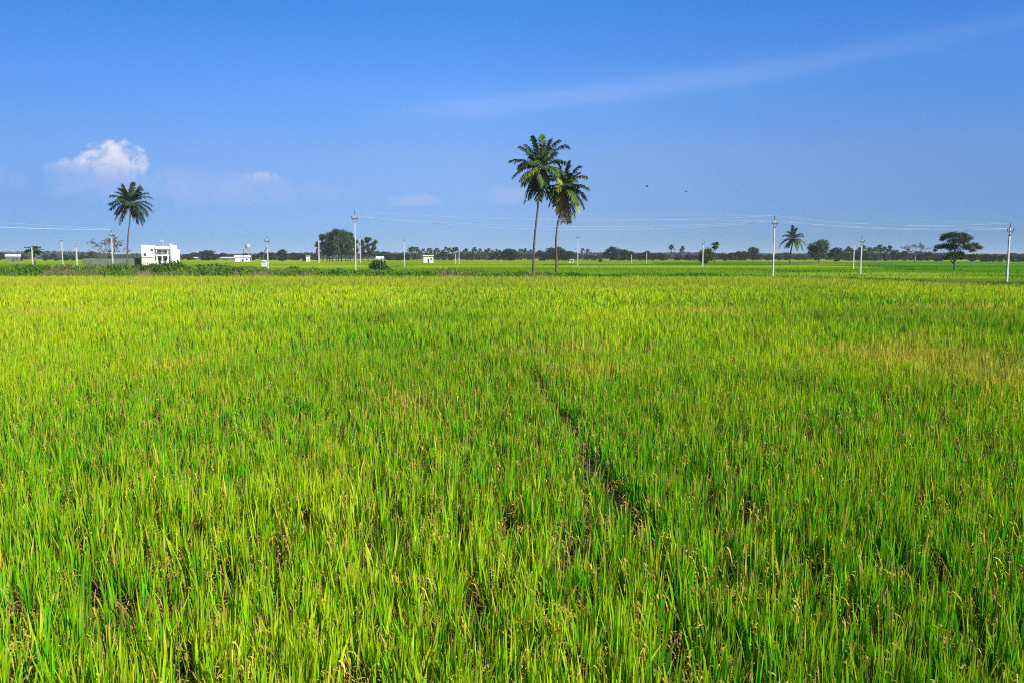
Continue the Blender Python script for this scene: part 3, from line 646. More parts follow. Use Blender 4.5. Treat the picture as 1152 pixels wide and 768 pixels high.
def bush(seed):
    rg = np.random.default_rng(seed); r_ = empty('shrub'); b = Bag(); cl = dome_clumps(1.3, .25, 1.5, 12, rg, .42)
    leaf_cloud(b, cl, 1500, .10, (0.03, .07, .012), (.075, .15, .02), rg); b.build('foliage', M_LEAF, r_)
    m = MB()
    for c_ in cl[:8]: m.tube([(rg.normal(0, .1), rg.normal(0, .1), -.05), (c_[0] * .5, c_[1] * .5, c_[2] * .6), (c_[0], c_[1], c_[2])], [.04, .03, .012], 5)
    m.build('stem', M_BARK, r_); return r_
gen('bush', [bush(s) for s in (41, 42, 43)], 1.8)

R_ = random.Random(4)
# --- eucalyptus-like grove between the tall pole and the left edge of the plain
G1 = [(358, 271, 350), (363, 264, 352), (368, 261, 356), (374, 259, 350), (379, 258, 347), (384, 257.5, 353), (389, 258, 349), (394, 262, 352), (399, 266, 356), (371, 265, 362), (381, 263, 365), (391, 264, 364)]
for px, yt, D in G1: place('slim', px, 291, yt, D, 'slim tall tree inside the dense dark grove beside the tall pale pole', 'tree', 'slender trees of the dark grove', 1.15, R_.uniform(0, 6))
for px, yt in ((408, 269), (414, 267.5), (421, 270)): place('slim', px, 291, yt, 345, 'shorter tree in the small rounded clump next to the dark grove', 'tree', 'small clump beside the dark grove', 1.3, R_.uniform(0, 6))
# --- single marked trees
def one(kind, px, yt, D, label, name=None, wsc=1.0):
    o_ = place(kind, px, 0, yt, D, label, 'tree' if kind != 'palm' else 'palm tree', None, wsc, R_.uniform(0, 6))
    if 'group' in o_: del o_['group']
    return o_
def custom(name, px, D, h, trunk_h, clumps, n, size, label, tr=.2, lo=LO, hi=HI, seed=1, cat='tree'):
    r_ = limb_tree(name, h, trunk_h, 1, clumps, n, size, tr, 0, lo, hi, seed, loc=(xat(px, D), D, 0)); tag(r_, label, cat); return r_
# big spreading tree on the right: clumps given as offsets in px at its distance
D = 117; s_ = D / F; zc_ = lambda py: zat(py, D); x0 = xat(1074, D)
cl = [((px - 1074) * s_, R_.uniform(-1.0, 1.0), zc_(py), rx * s_, rx * s_ * 1.1, ry * s_ * 1.15) for px, py, rx, ry in [
    (1066, 266, 6, 3.0), (1074, 264.5, 7, 3), (1083, 265, 7, 3), (1090, 268, 6, 2.6), (1070, 271, 8, 3), (1080, 271, 8, 3.5), (1064, 277, 7, 3), (1057, 278, 5, 2.5), (1054, 282, 2.5, 1.8),
    (1074, 278, 8, 4), (1084, 278, 7, 3.5), (1096, 276, 5.5, 2.6), (1102, 279, 4, 2.2), (1093, 282, 4, 1.8), (1068, 286, 7, 2.5), (1078, 286, 7, 3), (1090, 288.5, 5, 2.0), (1086, 290.5, 4, 1.6), (1062, 269, 3.5, 2.4), (1064, 291, 4, 1.6)]]
custom('spreading_tree', 1074, D, 5.6, 1.25, cl, 12000, .085, 'dark spreading tree with a ragged open crown and short trunk near the end pole', .17, (.016, .034, .010), (.045, .075, .018), 61)
# round tree
D = 300; s_ = D / F
cl = [((px - 921) * s_, R_.uniform(-3, 3), zat(py, D), rx * s_, rx * s_, ry * s_) for px, py, rx, ry in [(921, 275, 9, 5), (928, 275, 7, 5), (915, 278, 7, 4), (924, 281, 9, 6), (930, 280, 5, 4), (914, 285, 6, 4), (920, 287, 7, 4), (912, 280, 4, 3), (925, 287, 6, 4), (917, 290, 5, 3)]]
custom('round_tree', 921, D, 9, 1.0, cl, 5200, .26, 'large rounded tree standing out of the far treeline beyond the stout palm', .35, (.022, .045, .012), (.06, .10, .025), 63)
D = 220; s_ = D / F
cl = [((px - 794) * s_, R_.uniform(-1, 1), zat(py, D), rx * s_, rx * s_, ry * s_) for px, py, rx, ry in [(790, 285, 4.5, 4), (797, 283, 5, 4), (794, 290, 6, 4), (799, 290, 4, 4), (788, 291, 3.5, 3.5), (792, 294, 5, 2.5), (800, 286, 3, 3)]]
custom('broadleaf_tree', 794, D, 4.6, .5, cl, 3800, .15, 'bushy dark green tree behind the thin pole with a palm peeping over it', .2, (.02, .045, .01), (.06, .11, .02), 65)
one('palm', 804, 272, 300, 'thin palm whose crown peeps over the bushy dark green tree')
# bare tree on the left, sparse leaves on many branches
D = 140; bx_ = xat(123, D); root = empty('bare_tree', (bx_, D, 0)); tag(root, 'half bare tree with thin brown branches next to the short white pole', 'tree')
m = MB(); rg = np.random.default_rng(5); tips = []
def grow(p, d_, L, r_, lvl):
    q_ = p + d_ * L; mid = p.lerp(q_, .5) + Vector(rg.normal(0, .05 * L, 3)); m.tube([p, mid, q_], [r_, r_ * .8, r_ * .6], 4)
    if lvl == 0: tips.append(q_); return
    for i in range(3 if lvl > 1 else 2):
        nd = (d_ + Vector(rg.normal(0, .55, 3)) + Vector((0, 0, .08))).normalized(); grow(q_, nd, L * rg.uniform(.6, .85), r_ * .62, lvl - 1)
grow(Vector((0, 0, -.1)), Vector((0.03, 0, 1)), 2.0, .16, 0); tips = []
for i in range(6): grow(Vector((0.05, 0, 1.9)), Vector((math.cos(i * 1.05) * .75, math.sin(i * 1.05) * .75, .9)).normalized(), 1.5, .09, 3)
m.build('trunk', M_BARK, root, True)
b = Bag(); leaf_cloud(b, [(t.x, t.y, t.z, .32, .32, .22) for t in tips], 1500, .085, (.07, .05, .035), (.11, .10, .05), rg); b.build('crown', M_LEAF, root)
# wispy tree by the right palms
D = 330; root2 = copy_tree(root); root2.location = (xat(1029, D), D, 0); k_ = zat(275, D) / 5.6; root2.scale = (k_ * 1.5, k_ * 1.3, k_)
root2.name = 'wispy_tree'; tag(root2, 'wispy pale tree with see-through crown between the palm row and the big spreading tree', 'tree')
D = 170; o_ = one('palm', 39, 276, D, 'dark windblown palm beside a thin post near the small pale roof', wsc=1.9)

one('round', 940, 280, 320, 'low wide tree tucked against the large rounded tree', wsc=1.25)
one('round', 318, 282, 380, 'darkest small tree behind the pole with the cream box at its foot', wsc=.95)
one('round', 687, 279, 420, 'taller rounded tree starting the dark clump past the small mid pole', wsc=1.1)
for px, yt, ws in ((695, 281, 1.1), (702, 282, 1.2), (709, 284, 1.2)): place('round', px, 0, yt, 430, 'rounded tree in the dark clump past the small mid pole', 'tree', 'dark clump past the small mid pole', ws, R_.uniform(0, 6))
for px, yt, ws in ((719, 286, 1.3), (728, 283.5, 1), (735, 286, 1.2), (744, 286.5, 1.6)): place('round', px, 0, yt, 450, 'low tree in the gap between the dark clump and the two taller palms', 'tree', 'low trees short of the two taller palms', ws, R_.uniform(0, 6))
one('palm', 755, 275.5, 420, 'taller of two palms sticking up over the mid treeline'); one('palm', 767, 277.5, 430, 'smaller of two palms sticking up over the mid treeline')
for px, yt, ws in ((764, 288, 1.5), (774, 287.5, 1.6), (781, 288, 1.4)): place('round', px, 0, yt, 460, 'low bushy tree just beyond the two palms over the mid treeline', 'tree', 'bushes by the two palms', ws, R_.uniform(0, 6))
for px, yt, ws in ((814, 287, 1.3), (822, 286, 1.3), (830, 284, 1.3), (837, 284, 1.2)): place('round', px, 0, yt, 440, 'middling tree in the run before the brownish tall tree', 'tree', 'trees before the brownish tall tree', ws, R_.uniform(0, 6))
one('round', 847, 279.5, 420, 'brownish taller tree short of the tall pale pole', wsc=1.0)
for px, yt, ws in ((856, 287.5, 1.6), (865, 288, 1.7), (876, 288, 1.6), (886, 288.5, 1.6), (898, 288, 1.7), (905, 288.5, 1.6)): place('round', px, 0, yt, 520, 'hazy low tree behind the stout coconut palm', 'tree', 'hazy trees behind the stout palm', ws, R_.uniform(0, 6))
for px, yt, ws in ((607, 283, 1.0), (612, 285, 1.2)): place('round', px, 0, yt, 430, 'small dark tree seen just beyond the foot of the tallest palm', 'tree', 'small trees past the tallest palm', ws, R_.uniform(0, 6))
for px, yt, ws in ((621, 280, 1.1), (628, 279, 1.1), (634, 282, 1.2), (641, 284, 1.3)): place('round', px, 0, yt, 420, 'dark tree in the clump behind the foot of the shorter palm', 'tree', 'dark clump behind the shorter palm', ws, R_.uniform(0, 6))
for px, yt in ((655, 280), (661, 280.5)): place('palm', px, 0, yt, 420, 'tiny palm just past the small mid pole', 'palm tree', 'two tiny palms past the small mid pole', 1, R_.uniform(0, 6))
for px, yt, ws in ((567, 284, 1.1), (572, 281, 1.2), (578, 282, 1.1)): place('round', px, 0, yt, 430, 'rounded dark tree in the single broad clump amid the palm row', 'tree', 'broad clump amid the palm row', ws, R_.uniform(0, 6))
# rows of small palms
px = 462
while px < 600:
    if not 563 < px < 583: place('palm', px, 0, R_.uniform(278, 284.5), R_.uniform(430, 560), 'tiny palm in the long dark row behind the small white hut', 'palm tree', 'palm row behind the white hut', R_.uniform(.9, 1.3), R_.uniform(0, 6))
    px += R_.uniform(2.0, 4.2)
px = 432
while px < 600:
    if not 470 < px < 490: place('round', px, 0, R_.uniform(284, 287.5), R_.uniform(470, 600), 'small low tree under the long row of tiny palms', 'tree', 'low trees under the palm row', R_.uniform(1.2, 1.9), R_.uniform(0, 6))
    px += R_.uniform(5, 9)
px = 951
while px < 1010:
    place('palm', px, 0, R_.uniform(276, 282), R_.uniform(380, 470), 'small palm in the dense row beyond the thin twin poles', 'palm tree', 'palm row beyond the twin poles', R_.uniform(.9, 1.25), R_.uniform(0, 6))
    px += R_.uniform(2.0, 3.6)
px = 950
while px < 1050:
    place('round', px, 0, R_.uniform(283, 286.5), R_.uniform(400, 520), 'low dark tree under the palms beyond the thin twin poles', 'tree', 'low trees beyond the twin poles', R_.uniform(1.1, 1.8), R_.uniform(0, 6))
    px += R_.uniform(5, 8)
for px, yt, ws in ((1052, 289, 1.5), (1060, 288, 1.5), (1094, 288.5, 1.5), (1104, 288, 1.4), (1108, 290, 1.3)): place('round', px, 0, yt, 380, 'low hazy tree right behind the big spreading tree', 'tree', 'low trees behind the spreading tree', ws, R_.uniform(0, 6))
for px, yt, ws in ((1106, 290, 1.3), (1111, 288, 1.2), (1118, 289, 1.4), (1127, 289, 1.3), (1137, 290, 1.4), (1146, 289.5, 1.2), (1152, 290, 1.2), (1159, 289, 1.2)): place('round', px, 0, yt - .5, 330, 'rounded low tree round the foot of the end pole', 'tree', 'low trees round the end pole', ws, R_.uniform(0, 6))
for px, yt, ws in ((0, 285, 1.2), (-6, 284, 1.2), (24, 288, 1.8), (52, 288, 1.3), (60, 287, 1.2), (73, 288, 1.4), (93, 287.5, 1.2), (104, 284, 1.0), (80, 289, 1.4)): place('round', px, 0, yt, 420, 'hazy small tree low on the horizon before the half bare tree', 'tree', 'small trees before the half bare tree', ws, R_.uniform(0, 6))
px = 204
while px < 300:
    place('round', px, 0, R_.uniform(285, 289) if abs(px - 238) > 4 else 283, R_.uniform(450, 600), 'small hazy tree between the white house and the pole with the cream box', 'tree', 'hazy trees beyond the white house', R_.uniform(1.2, 2.0), R_.uniform(0, 6))
    px += R_.uniform(5, 10)
px = 304
while px < 356:
    place('round', px, 0, R_.uniform(285, 288), R_.uniform(400, 520), 'low tree in the run leading up to the dark grove', 'tree', 'low trees leading to the dark grove', R_.uniform(1.2, 1.8), R_.uniform(0, 6))
    px += R_.uniform(5, 8)
for px in range(430, 452, 7): place('round', px, 0, 287, 500, 'low tree in the run just past the white tent', 'tree', 'low trees past the white tent', 1.5, px)
px = 640
while px < 1150:
    place('round', px, 0, R_.uniform(285.5, 288.5), R_.uniform(520, 680), 'pale blue-green tree low in the unbroken far treeline', 'tree', 'unbroken far treeline', R_.uniform(1.4, 2.3), R_.uniform(0, 6))
    px += R_.uniform(7, 12)
# shrubs on the bund
for i, (px, yt, D, ws) in enumerate([(150, 297.5, 73.4, 1.0), (157, 297.5, 74.5, 1.0), (163, 296.5, 73.2, 1.0), (171, 295, 75, 1.1), (178, 296, 73.0, 1.0), (184, 294, 75, 1.1), (191, 295.5, 73.3, 1.0), (198, 293, 75, 1.1), (204, 295, 73.6, 1.0), (212, 298, 73.6, 1.0)]):
    place('bush', px, 0, yt, D, 'dark leafy shrub massed along the foot of the white house', 'shrub', 'shrubs hiding the foot of the white house', ws * .8, i)
for i, (px, yt, D, ws) in enumerate([(20, 298, 75, 1.3), (52, 299, 76, 1.1), (78, 299, 75, 1.2), (106, 298, 76, 1.2), (131, 297.5, 75, 1.3)]):
    place('bush', px, 0, yt, D, 'low green shrub on the weedy bund before the white house', 'shrub', 'shrubs on the bund before the white house', ws, i)
for i, (px, yt, D, ws) in enumerate([(225, 296.5, 76, 1.3), (241, 296.5, 76, 1.3), (256, 297.5, 75, 1.2), (279, 299, 76, 1.3), (330, 299.5, 75, 1.2), (352, 300.5, 76, 1.2), (382, 301, 76, 1.2)]):
    place('bush', px, 0, yt, D, 'low green shrub on the bund between the white house and tall pale pole', 'shrub', 'shrubs on the bund past the white house', ws, i)
place('bush', 426, 0, 292, 100, 'rounded green shrub beside the tall pale pole below the white tent', 'shrub', None, 1.3, 1)
place('bush', 676, 0, 290.5, 330, 'tiny green shrub alone in the fields past the small mid pole', 'shrub', None, .8, 1)
for s in protos.values():
    for p in s['p']:
        if not p['used']:
            for ch in list(p['o'].children): bpy.data.objects.remove(ch)
            bpy.data.objects.remove(p['o'])

# far woods closing the plain
rg = np.random.default_rng(77); b = Bag(); n = 60000
az = rg.uniform(-.80, .80, n); dist = rg.uniform(820, 1150, n)
hmax = 3.0 + 7.0 * fbm(az * 900, dist * .2, 55, 8, 4); zz = hmax * rg.random(n) ** .75
P_ = np.stack([np.tan(az) * dist, dist, zz], 1); a = rg.normal(0, 1, (n, 3)); a /= np.linalg.norm(a, axis=1)[:, None]; q = np.cross(a, rg.normal(0, 1, (n, 3))); q /= np.linalg.norm(q, axis=1)[:, None]
s = rg.uniform(.7, 1.6, n)[:, None]
C = lerp(np.array(LO)[None], np.array(HI)[None], rg.random((n, 1)))
b.add(np.stack([P_ - a * s, P_ + q * s * .6, P_ + a * s, P_ - q * s * .6], 1).reshape(-1, 3), np.arange(n * 4).reshape(n, 4), np.repeat(C, 4, 0))
tag(b.build('distant_woods', M_LEAF), 'thin hazy blue line of distant woods closing the plain', 'woods', kind='stuff')

# ------------------------------------------------------------------ power poles
def pole(px, py_base, py_top, D, label, group=None, arm=True, wb=.105, wt=.075, name='power_pole', sink=True, arm_len=.62, rz=0.0, zb=None):
    b_ = at(px, py_base, D); z0 = 0.0 if zb is None else zb; top = zat(py_top, D) - z0
    r_ = empty(name, (b_.x, D, z0), rz); tag(r_, label, 'pole' if name == 'field_post' else 'power pole', group)
    MB().frustum((0, 0, -.3), wb, (0, 0, top - (.35 if arm else 0)), wt).build('shaft', M_CONC, r_)
    if arm:
        za = top - .62
        m = MB(); m.box(-arm_len / 2, -wt / 2 - .06, za - .05, arm_len / 2, -wt / 2 - .003, za + .05)
        m.tube([(-arm_len * .36, -wt / 2 - .03, za), (0, -wt / 2 - .03, za - .38)], .022, 4); m.tube([(arm_len * .36, -wt / 2 - .03, za), (0, -wt / 2 - .03, za - .38)], .022, 4)
        m.build('crossarm', M_IRON, r_)
        MB().box(-.035, -.035, top - .36, .035, .035, top - .1).build('top_bracket', M_IRON, r_)
        for x_, zq, y_ in ((-arm_len * .45, za + .05, -wt / 2 - .03), (arm_len * .45, za + .05, -wt / 2 - .03), (0, top - .1, 0)):
            MB().tube([(x_, y_, zq), (x_, y_, zq + .05), (x_, y_, zq + .07), (x_, y_, zq + .13), (x_, y_, zq + .15), (x_, y_, zq + .2)], [.015, .02, .04, .03, .04, .015], 8).build('insulator', M_PORC, r_, True)
    return r_
def tops(px, D, py_top, rz=0, arm_len=.62, wt=.085):
    z_ = zat(py_top, D); x_ = at(px, 300, D).x; c_, s_2 = math.cos(rz), math.sin(rz)
    f = lambda lx, ly, lz: Vector((x_ + lx * c_ - ly * s_2, D + lx * s_2 + ly * c_, lz))
    return [f(-arm_len * .45, -wt/2 - .03, z_ - .40), f(arm_len * .45, -wt/2 - .03, z_ - .40), f(0, 0, z_ + .08)]
PL = (400.5, 73.5, 238.5); PM = (869.5, 73.0, 244); PR = (1132.5, 70.0, 252.5)
pole(PL[0], 309, PL[2], PL[1], 'tall slim pale concrete pole at the field edge in front of the dark grove', 'large poles along the field edge', rz=R(12))
pole(PM[0], 309, PM[2], PM[1], 'tall pale concrete pole beside the stout coconut palm, wires meeting on it', 'large poles along the field edge', rz=R(8), wb=.13, wt=.09)
pole(PR[0], 318, PR[2], PR[1], 'end pole of the wires, rightmost and thickest, past the spreading tree', 'large poles along the field edge', rz=R(5), wb=.155, wt=.115)
def cable(a, b_, sag, label, group, r_=.009):
    N = 40; pts = [a.lerp(b_, i / (N - 1)) - Vector((0, 0, 4 * sag * (i / (N - 1)) * (1 - i / (N - 1)))) for i in range(N)]
    o_ = MB().tube(pts, r_, 5).build('power_cable', M_WIRE); tag(o_, label, 'power line', group); return o_
tl_, tm_, tr_ = tops(PL[0], PL[1], PL[2], R(12)), tops(PM[0], PM[1], PM[2], R(8), wt=.10), tops(PR[0], PR[1], PR[2], R(5), wt=.125)
for i, nm in enumerate(('one of the two lower', 'one of the two lower', 'top')):
    cable(tl_[i], tm_[i], .62 + (.0 if i == 2 else (.10 + .28 * i)), f'{nm} pale sagging wire{"s" if i < 2 else ""} passing the palm pair between two poles', 'long wires over the palm pair' if i < 2 else None)
    cable(tm_[i], tr_[i], .28 + .1 * i, f'{nm} pale wire{"s" if i < 2 else ""} from the palm-side pole to the end pole', 'wires to the end pole' if i < 2 else None)
# the smaller poles further off
pole(127, 298, 259, 98, 'short white pole standing in front of the half bare tree', None, True, .145, .10, arm_len=.5)
t7 = tops(127, 98, 259, 0, .7)
cable(Vector((xat(-230, 80), 80, zat(236, 80))), t7[2], .55, 'faint pale wire running off the picture from the short white pole', None, .012)
pole(301.5, 297, 266, 100, 'white pole with a dark slanting prop and a cream box at its foot', None, True, .145, .10, arm_len=.7)
D = 99.4
p0, p1 = at(297.0, 284, D), at(294.5, 300, D); o_ = MB().tube([(p0.x + .35, D + .2, p0.z + .6), (p0.x, D, p0.z), (p1.x, D, 0.0)], .07, 6).build('prop', M_IRON); tag(o_, 'dark slanting prop leaning against the white pole with the cream box', 'prop')
b0 = at(298, 298, D); bb = empty('pump_box', (b0.x, D - .3, 0)); tag(bb, 'small cream box on a plinth below the pole with the slanting prop', 'pump box')
MB().box(-.30, -.22, 0, .30, .22, .98).build('plinth', M_GREYWALL, bb)
m = MB(); m.box(-.27, -.2, .982, .27, .2, 1.62); m.build('cabinet', M_CREAM, bb)
MB().frustum((0, 0, 1.622), .62, (0, 0, 1.80), .2).build('lid', M_CREAM, bb)
pole(455, 294, 267, 170, 'small white pole near the palm row, between dark grove and white hut', None, True, .165, .12, arm_len=.55)
pole(650, 295, 264, 170, 'small white pole just past the shorter palm', None, True, .165, .12, arm_len=.55)
pole(790.5, 300, 270, 150, 'thin pole in front of the bushy dark green tree', None, True, .22, .15, arm_len=.55)
pole(968, 307, 266.5, 95, 'brighter and taller of the thin twin poles', None, True, .16, .12, arm_len=.6)
pole(960, 302, 277, 130, 'fainter and shorter of the thin twin poles', None, False, .16, .12)
pole(70.5, 293, 268, 190, 'faint thin pole between the windblown palm and the short white pole', None, True, .2, .15, arm_len=.55)
pole(86.5, 293, 274, 180, 'short bright pole just before the half bare tree', None, True, .24, .18, arm_len=.55)
pole(36.5, 292, 278, 168, 'thin pale post standing against the windblown palm', None, False, .2, .16, 'field_post')
pole(359, 293, 271, 260, 'thin white post at the near edge of the dark grove', None, False, .36, .26, 'field_post')
pole(405.5, 293, 264, 250, 'faint thin pole just past the tall slim pale pole', None, True, .24, .18, arm_len=.55)
for px, yt in ((512.5, 286), (516.5, 280)): pole(px, 293, yt, 230, 'thin faint post in front of the palm row past the white hut', 'posts before the palm row', False, .2, .16, 'field_post')
for px, yt in ((710.5, 287), (727.5, 284)): pole(px, 295, yt, 250, 'thin white post in front of the dark clump past the small mid pole', 'posts before the dark clump', False, .18, .14, 'field_post')

# ------------------------------------------------------------------ white house
D = 150.0; u_ = D / F
hx = lambda px: (px - 180) * u_
hz = lambda py: zat(py, D)
house = empty('white_house', (xat(181, D), D, 0), R(22)); house.scale = (.88, .88, .95); tag(house, 'small flat-roofed white house with balcony and rounded stair tower behind shrubs', 'house')
mb_ = MB()
mb_.box(hx(158), 0, 0, hx(173), 4.5, hz(275.5))                      # left block
mb_.box(hx(173) + .003, 1.2, 0, hx(190), 4.4, hz(277))               # recessed middle
mb_.build('wall', M_WHITE, house)
MB().box(hx(157.6), -.08, hz(275.5) + .003, hx(173.2), 4.6, hz(274.6)).build('parapet', M_WHITE, house)
MB().box(hx(173.4), -.25, hz(279.5), hx(190.5), 4.5, hz(276)).build('roof_slab', M_WHITE, house)
MB().box(hx(173.2), -.1, hz(287.2), hx(190.3), 1.19, hz(286)).build('balcony_floor', M_WHITE, house)
m = MB()
for i in range(15): xx = hx(174) + i * (hx(189.5) - hx(174)) / 14; m.box(xx - .02, -.08, hz(286) + .002, xx + .02, -.04, hz(283.2))
m.box(hx(173.6), -.1, hz(283.2) + .002, hx(190), -.02, hz(282.8)); m.build('balcony_railing', M_GREENGREY, house)
for px in (175.5, 182, 188.8): MB().box(hx(px) - .12, -.05, 0, hx(px) + .12, .15, hz(287.2) - .002).build('column', M_WHITE, house)
for px in (175.5, 188.8): MB().box(hx(px) - .08, -.02, hz(282.8) + .003, hx(px) + .08, .12, hz(279.5) - .002).build('balcony_post', M_WHITE, house)
def window(x0_, x1_, z0_, z1_, y_, nm='window'):
    fr = MB(); t_ = .07
    fr.box(x0_ - t_, y_ - .05, z0_ - t_, x1_ + t_, y_ - .002, z0_); fr.box(x0_ - t_, y_ - .05, z1_, x1_ + t_, y_ - .002, z1_ + t_)
    fr.box(x0_ - t_, y_ - .05, z0_ + .001, x0_, y_ - .002, z1_ - .001); fr.box(x1_, y_ - .05, z0_ + .001, x1_ + t_, y_ - .002, z1_ - .001)
    o_ = fr.build(nm, M_CREAM, house); MB().box(x0_ + .001, y_ - .02, z0_ + .001, x1_ - .001, y_ - .003, z1_ - .001).build('pane', M_GLASS, o_)
window(hx(168.6), hx(171.6), hz(281.6), hz(279.4), 0)
window(hx(176.5), hx(180.5), hz(285.8), hz(280.8), 1.2, 'balcony_door')
window(hx(183.5), hx(187.5), hz(285), hz(281.5), 1.2)
window(hx(177), hx(180), hz(299), hz(289), 1.2, 'door')
window(hx(184), hx(187), hz(293), hz(289.5), 1.2)
window(hx(160.5), hx(163.5), hz(287.5), hz(284.5), 0)
MB().box(hx(158.3), -.25, hz(289.2), hx(171), -.002, hz(288.5)).build('sunshade', M_CREAM, house)
MB().box(hx(158.2), -.06, 0, hx(172.8), -.003, hz(289.3)).build('plinth_band', M_CREAM, house)
# rounded stair tower
cx_, rx_ = hx(194.8), 4.6 * u_
ang = [math.pi + math.pi * i / 16 for i in range(17)]
V = []; Qs = []
for z_ in (0, hz(274.8)):
    for a_ in ang: V.append((cx_ + math.cos(a_) * rx_, .9 + math.sin(a_) * rx_ * 1.1, z_))
    V.append((cx_ + rx_, 4.2, z_)); V.append((cx_ - rx_, 4.2, z_))
n_ = 19
for i in range(n_): Qs.append((i, (i + 1) % n_, n_ + (i + 1) % n_, n_ + i))
for i in range(0, 8): Qs.append((n_ + i, n_ + i + 1, n_ + 15 - i, n_ + 16 - i))
Qs.append((n_ + 16, n_ + 17, n_ + 18, n_ + 0))
mesh_np('stair_tower', V, Qs, M_WHITE, house)
MB().tube([(hx(192), .9, hz(274.8)), (hx(192), .9, hz(274.7) + .3), (hx(192), .9, hz(273))], [.32, .32, .28], 10).build('water_tank', M_WHITE, house)
MB().box(hx(199.6), .6, 0, hx(202.6), 3.6, hz(280)).build('side_room', M_WHITE, house)
m = MB(); m.tube([(hx(183.3), 1.5, hz(276)), (hx(183.3), 1.5, hz(268.5))], .035, 5)
for z_ in (hz(269), hz(270.2)): m.box(hx(180), 1.48, z_ - .02, hz(0) * 0 + hx(184.6), 1.52, z_ + .02)
m.build('antenna', M_WIRE, house)
# low compound wall
wl_ = empty('compound_wall', (xat(127, 149), 149, 0), R(24)); tag(wl_, 'long low grey plastered wall running up to the white house', 'wall')
k_ = 149 / F
MB().box(-30 * k_, 0, 0, 28.5 * k_, .23, zat(291, 149)).build('wall', M_GREYWALL, wl_)
MB().box(-30.2 * k_, -.04, zat(291, 149) + .002, 28.5 * k_, .27, zat(290.7, 149)).build('coping', M_GREYWALL, wl_)

# ------------------------------------------------------------------ small far buildings
def hut(px0, px1, yb, yt, D, label, roof='gable', wallm=M_CREAM, name='white_hut', roofm=M_ROOF, over=.06):
    k = D / F; W = (px1 - px0) * k; r_ = empty(name, (xat((px0 + px1) / 2, D), D, 0), -math.atan2(xat((px0 + px1) / 2, D), D)); tag(r_, label, 'tent' if 'tent' in name else 'building')
    zt = zat(yt, D); dep = max(4.0, W * .6); ze = zt * (.72 if roof == 'gable' else .9)
    MB().box(-W/2, 0, 0, W/2, dep, ze).build('wall', wallm, r_)
    o_ = W * over
    if roof == 'gable':
        V = [(-W/2-o_,-.3,ze+.004),(W/2+o_,-.3,ze+.004),(W/2+o_,dep+.3,ze+.004),(-W/2-o_,dep+.3,ze+.004),(-W/2-o_+.2,dep/2,zt),(W/2+o_-.2,dep/2,zt),(W/2+o_-.2,dep/2+.01,zt),(-W/2-o_+.2,dep/2+.01,zt)]
        MB().add(V, [(0,3,2,1),(4,5,6,7),(0,1,5,4),(1,2,6,5),(2,3,7,6),(3,0,4,7)]).build('roof', roofm, r_)
    else: MB().box(-W/2-o_, -.3, ze + .004, W/2+o_, dep + .3, zt).build('roof', roofm, r_)
    MB().box(-W*.07, -.04, 0.05, W*.07, -.003, ze*.62).build('door', M_GLASS, r_)
    MB().box(W*.22, -.04, ze*.45, W*.34, -.003, ze*.75).build('window', M_GLASS, r_)
    return r_
hut(476.5, 487.5, 293, 287.3, 260, 'small square white hut in front of the long palm row', 'flat')
hut(8, 22, 290, 286.2, 330, 'long low pale roofed shed at the far edge of the plain by the windblown palm', 'gable', M_GREYWALL, 'pale_shed')
hut(265, 281, 291, 287.5, 360, 'long white shed roof under the raised grey tank', 'gable', M_WHITE, 'white_shed')
hut(222, 262, 291, 289.4, 480, 'very low long pale farm building past the white house', 'gable', M_GREYWALL, 'farm_building')
hut(344.5, 349, 292, 288, 330, 'tiny white hut just before the dark grove', 'flat')
hut(423.5, 431.5, 293, 288.6, 240, 'small white tent-roofed shelter under the clump beside the dark grove', 'gable', M_CREAM, 'white_tent', M_WHITE, .12)
hut(640.5, 645.5, 293.5, 292.0, 260, 'tiny pale hut low by the small white pole past the shorter palm', 'flat', M_CREAM)
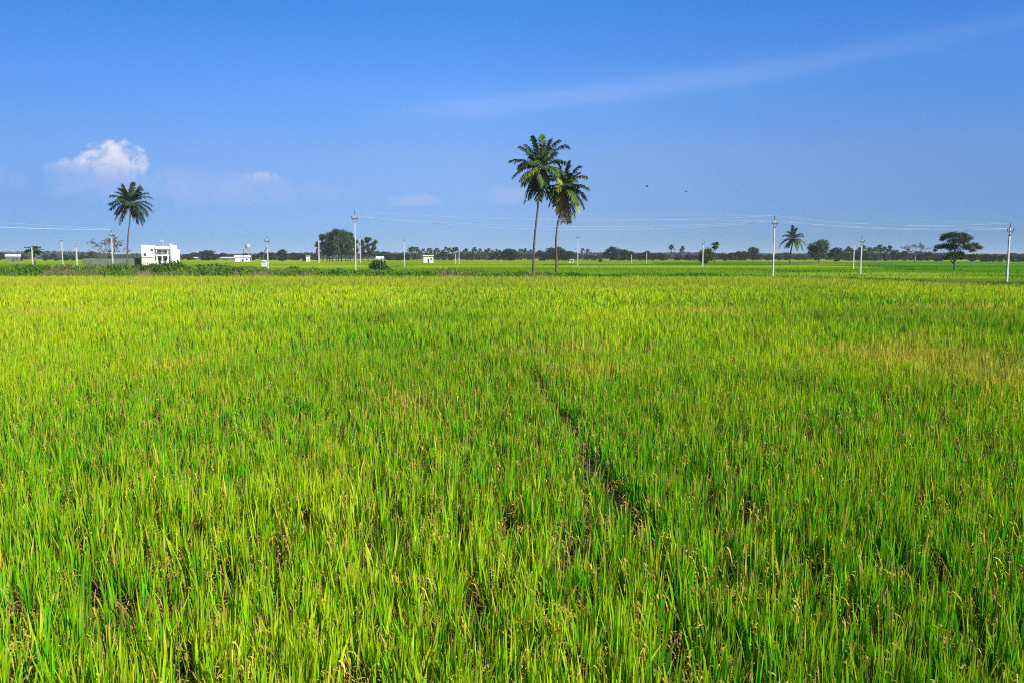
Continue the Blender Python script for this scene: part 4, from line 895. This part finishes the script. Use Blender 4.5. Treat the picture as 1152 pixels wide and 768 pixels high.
# raised tank
D = 350; k = D / F; tk = empty('water_tower', (xat(277, D), D, 0)); tag(tk, 'faint grey tank on thin legs above the long white shed', 'water tower')
for sx in (-1, 1):
    for sy in (-1, 1): MB().frustum((sx * 1.8, sy * 1.8, 0), .2, (sx * 1.6, sy * 1.6, zat(281, D)), .16).build('leg', M_TANK, tk)
MB().box(-2.2, -2.2, zat(281, D) + .003, 2.2, 2.2, zat(280, D)).build('platform', M_TANK, tk)
MB().tube([(1, 0, zat(280, D) + .01), (1, 0, zat(279.6, D) + .02), (1, 0, zat(275.5, D)), (1, 0, zat(274.7, D))], [.9, 1.1, 1.1, .4], 12).build('tank', M_TANK, tk, True)

# ------------------------------------------------------------------ birds
def bird(px, py, D, span, label, rz):
    r_ = at(px, py, D); k = span / 2; V = []; Qd = []
    body = MB(); body.tube([(0, -.5 * k, 0), (0, -.35 * k, .02 * k), (0, 0, 0), (0, .35 * k, 0), (0, .6 * k, .0)], [.02 * k, .09 * k, .12 * k, .07 * k, .03 * k], 7)
    for sg in (-1, 1):
        body.add([(sg*.05*k, -.22*k, .05*k), (sg*.05*k, .15*k, .05*k), (sg*.5*k, .12*k, .25*k), (sg*.5*k, -.25*k, .25*k), (sg*.98*k, .15*k, .12*k), (sg*k, .02*k, .12*k)], [(0,1,2,3), (3,2,4,5)])
    body.add([(-.04*k, .5*k, 0), (.04*k, .5*k, 0), (.14*k, .85*k, 0), (-.14*k, .85*k, 0)], [(0,1,2,3)])
    o_ = body.build('bird', M_BIRD); o_.location = r_; o_.rotation_euler = (0, R(8), rz); tag(o_, label, 'bird')
bird(728, 210, 90, .75, 'larger dark bird gliding in the sky past the shorter palm', R(70))
bird(772, 216, 120, .8, 'smaller fainter bird gliding lower, between the larger bird and the tall pole', R(-60))

# ------------------------------------------------------------------ haze
HAZE = 0.00014
def hz_build(t, o):
    v = t.node('ShaderNodeVolumePrincipled'); v.inputs['Color'].default_value = (0.80, 0.88, 1.0, 1); v.inputs['Density'].default_value = HAZE
    v.inputs['Anisotropy'].default_value = 0.0; t.l.new(v.outputs[0], o.inputs['Volume'])
M_HAZE = mat('haze_air', hz_build)
hzo = MB().box(-4300, -4300, -1, 4300, 4300, 24).build('haze', M_HAZE); tag(hzo, 'thin blue haze lying over the whole plain', 'haze', kind='stuff')
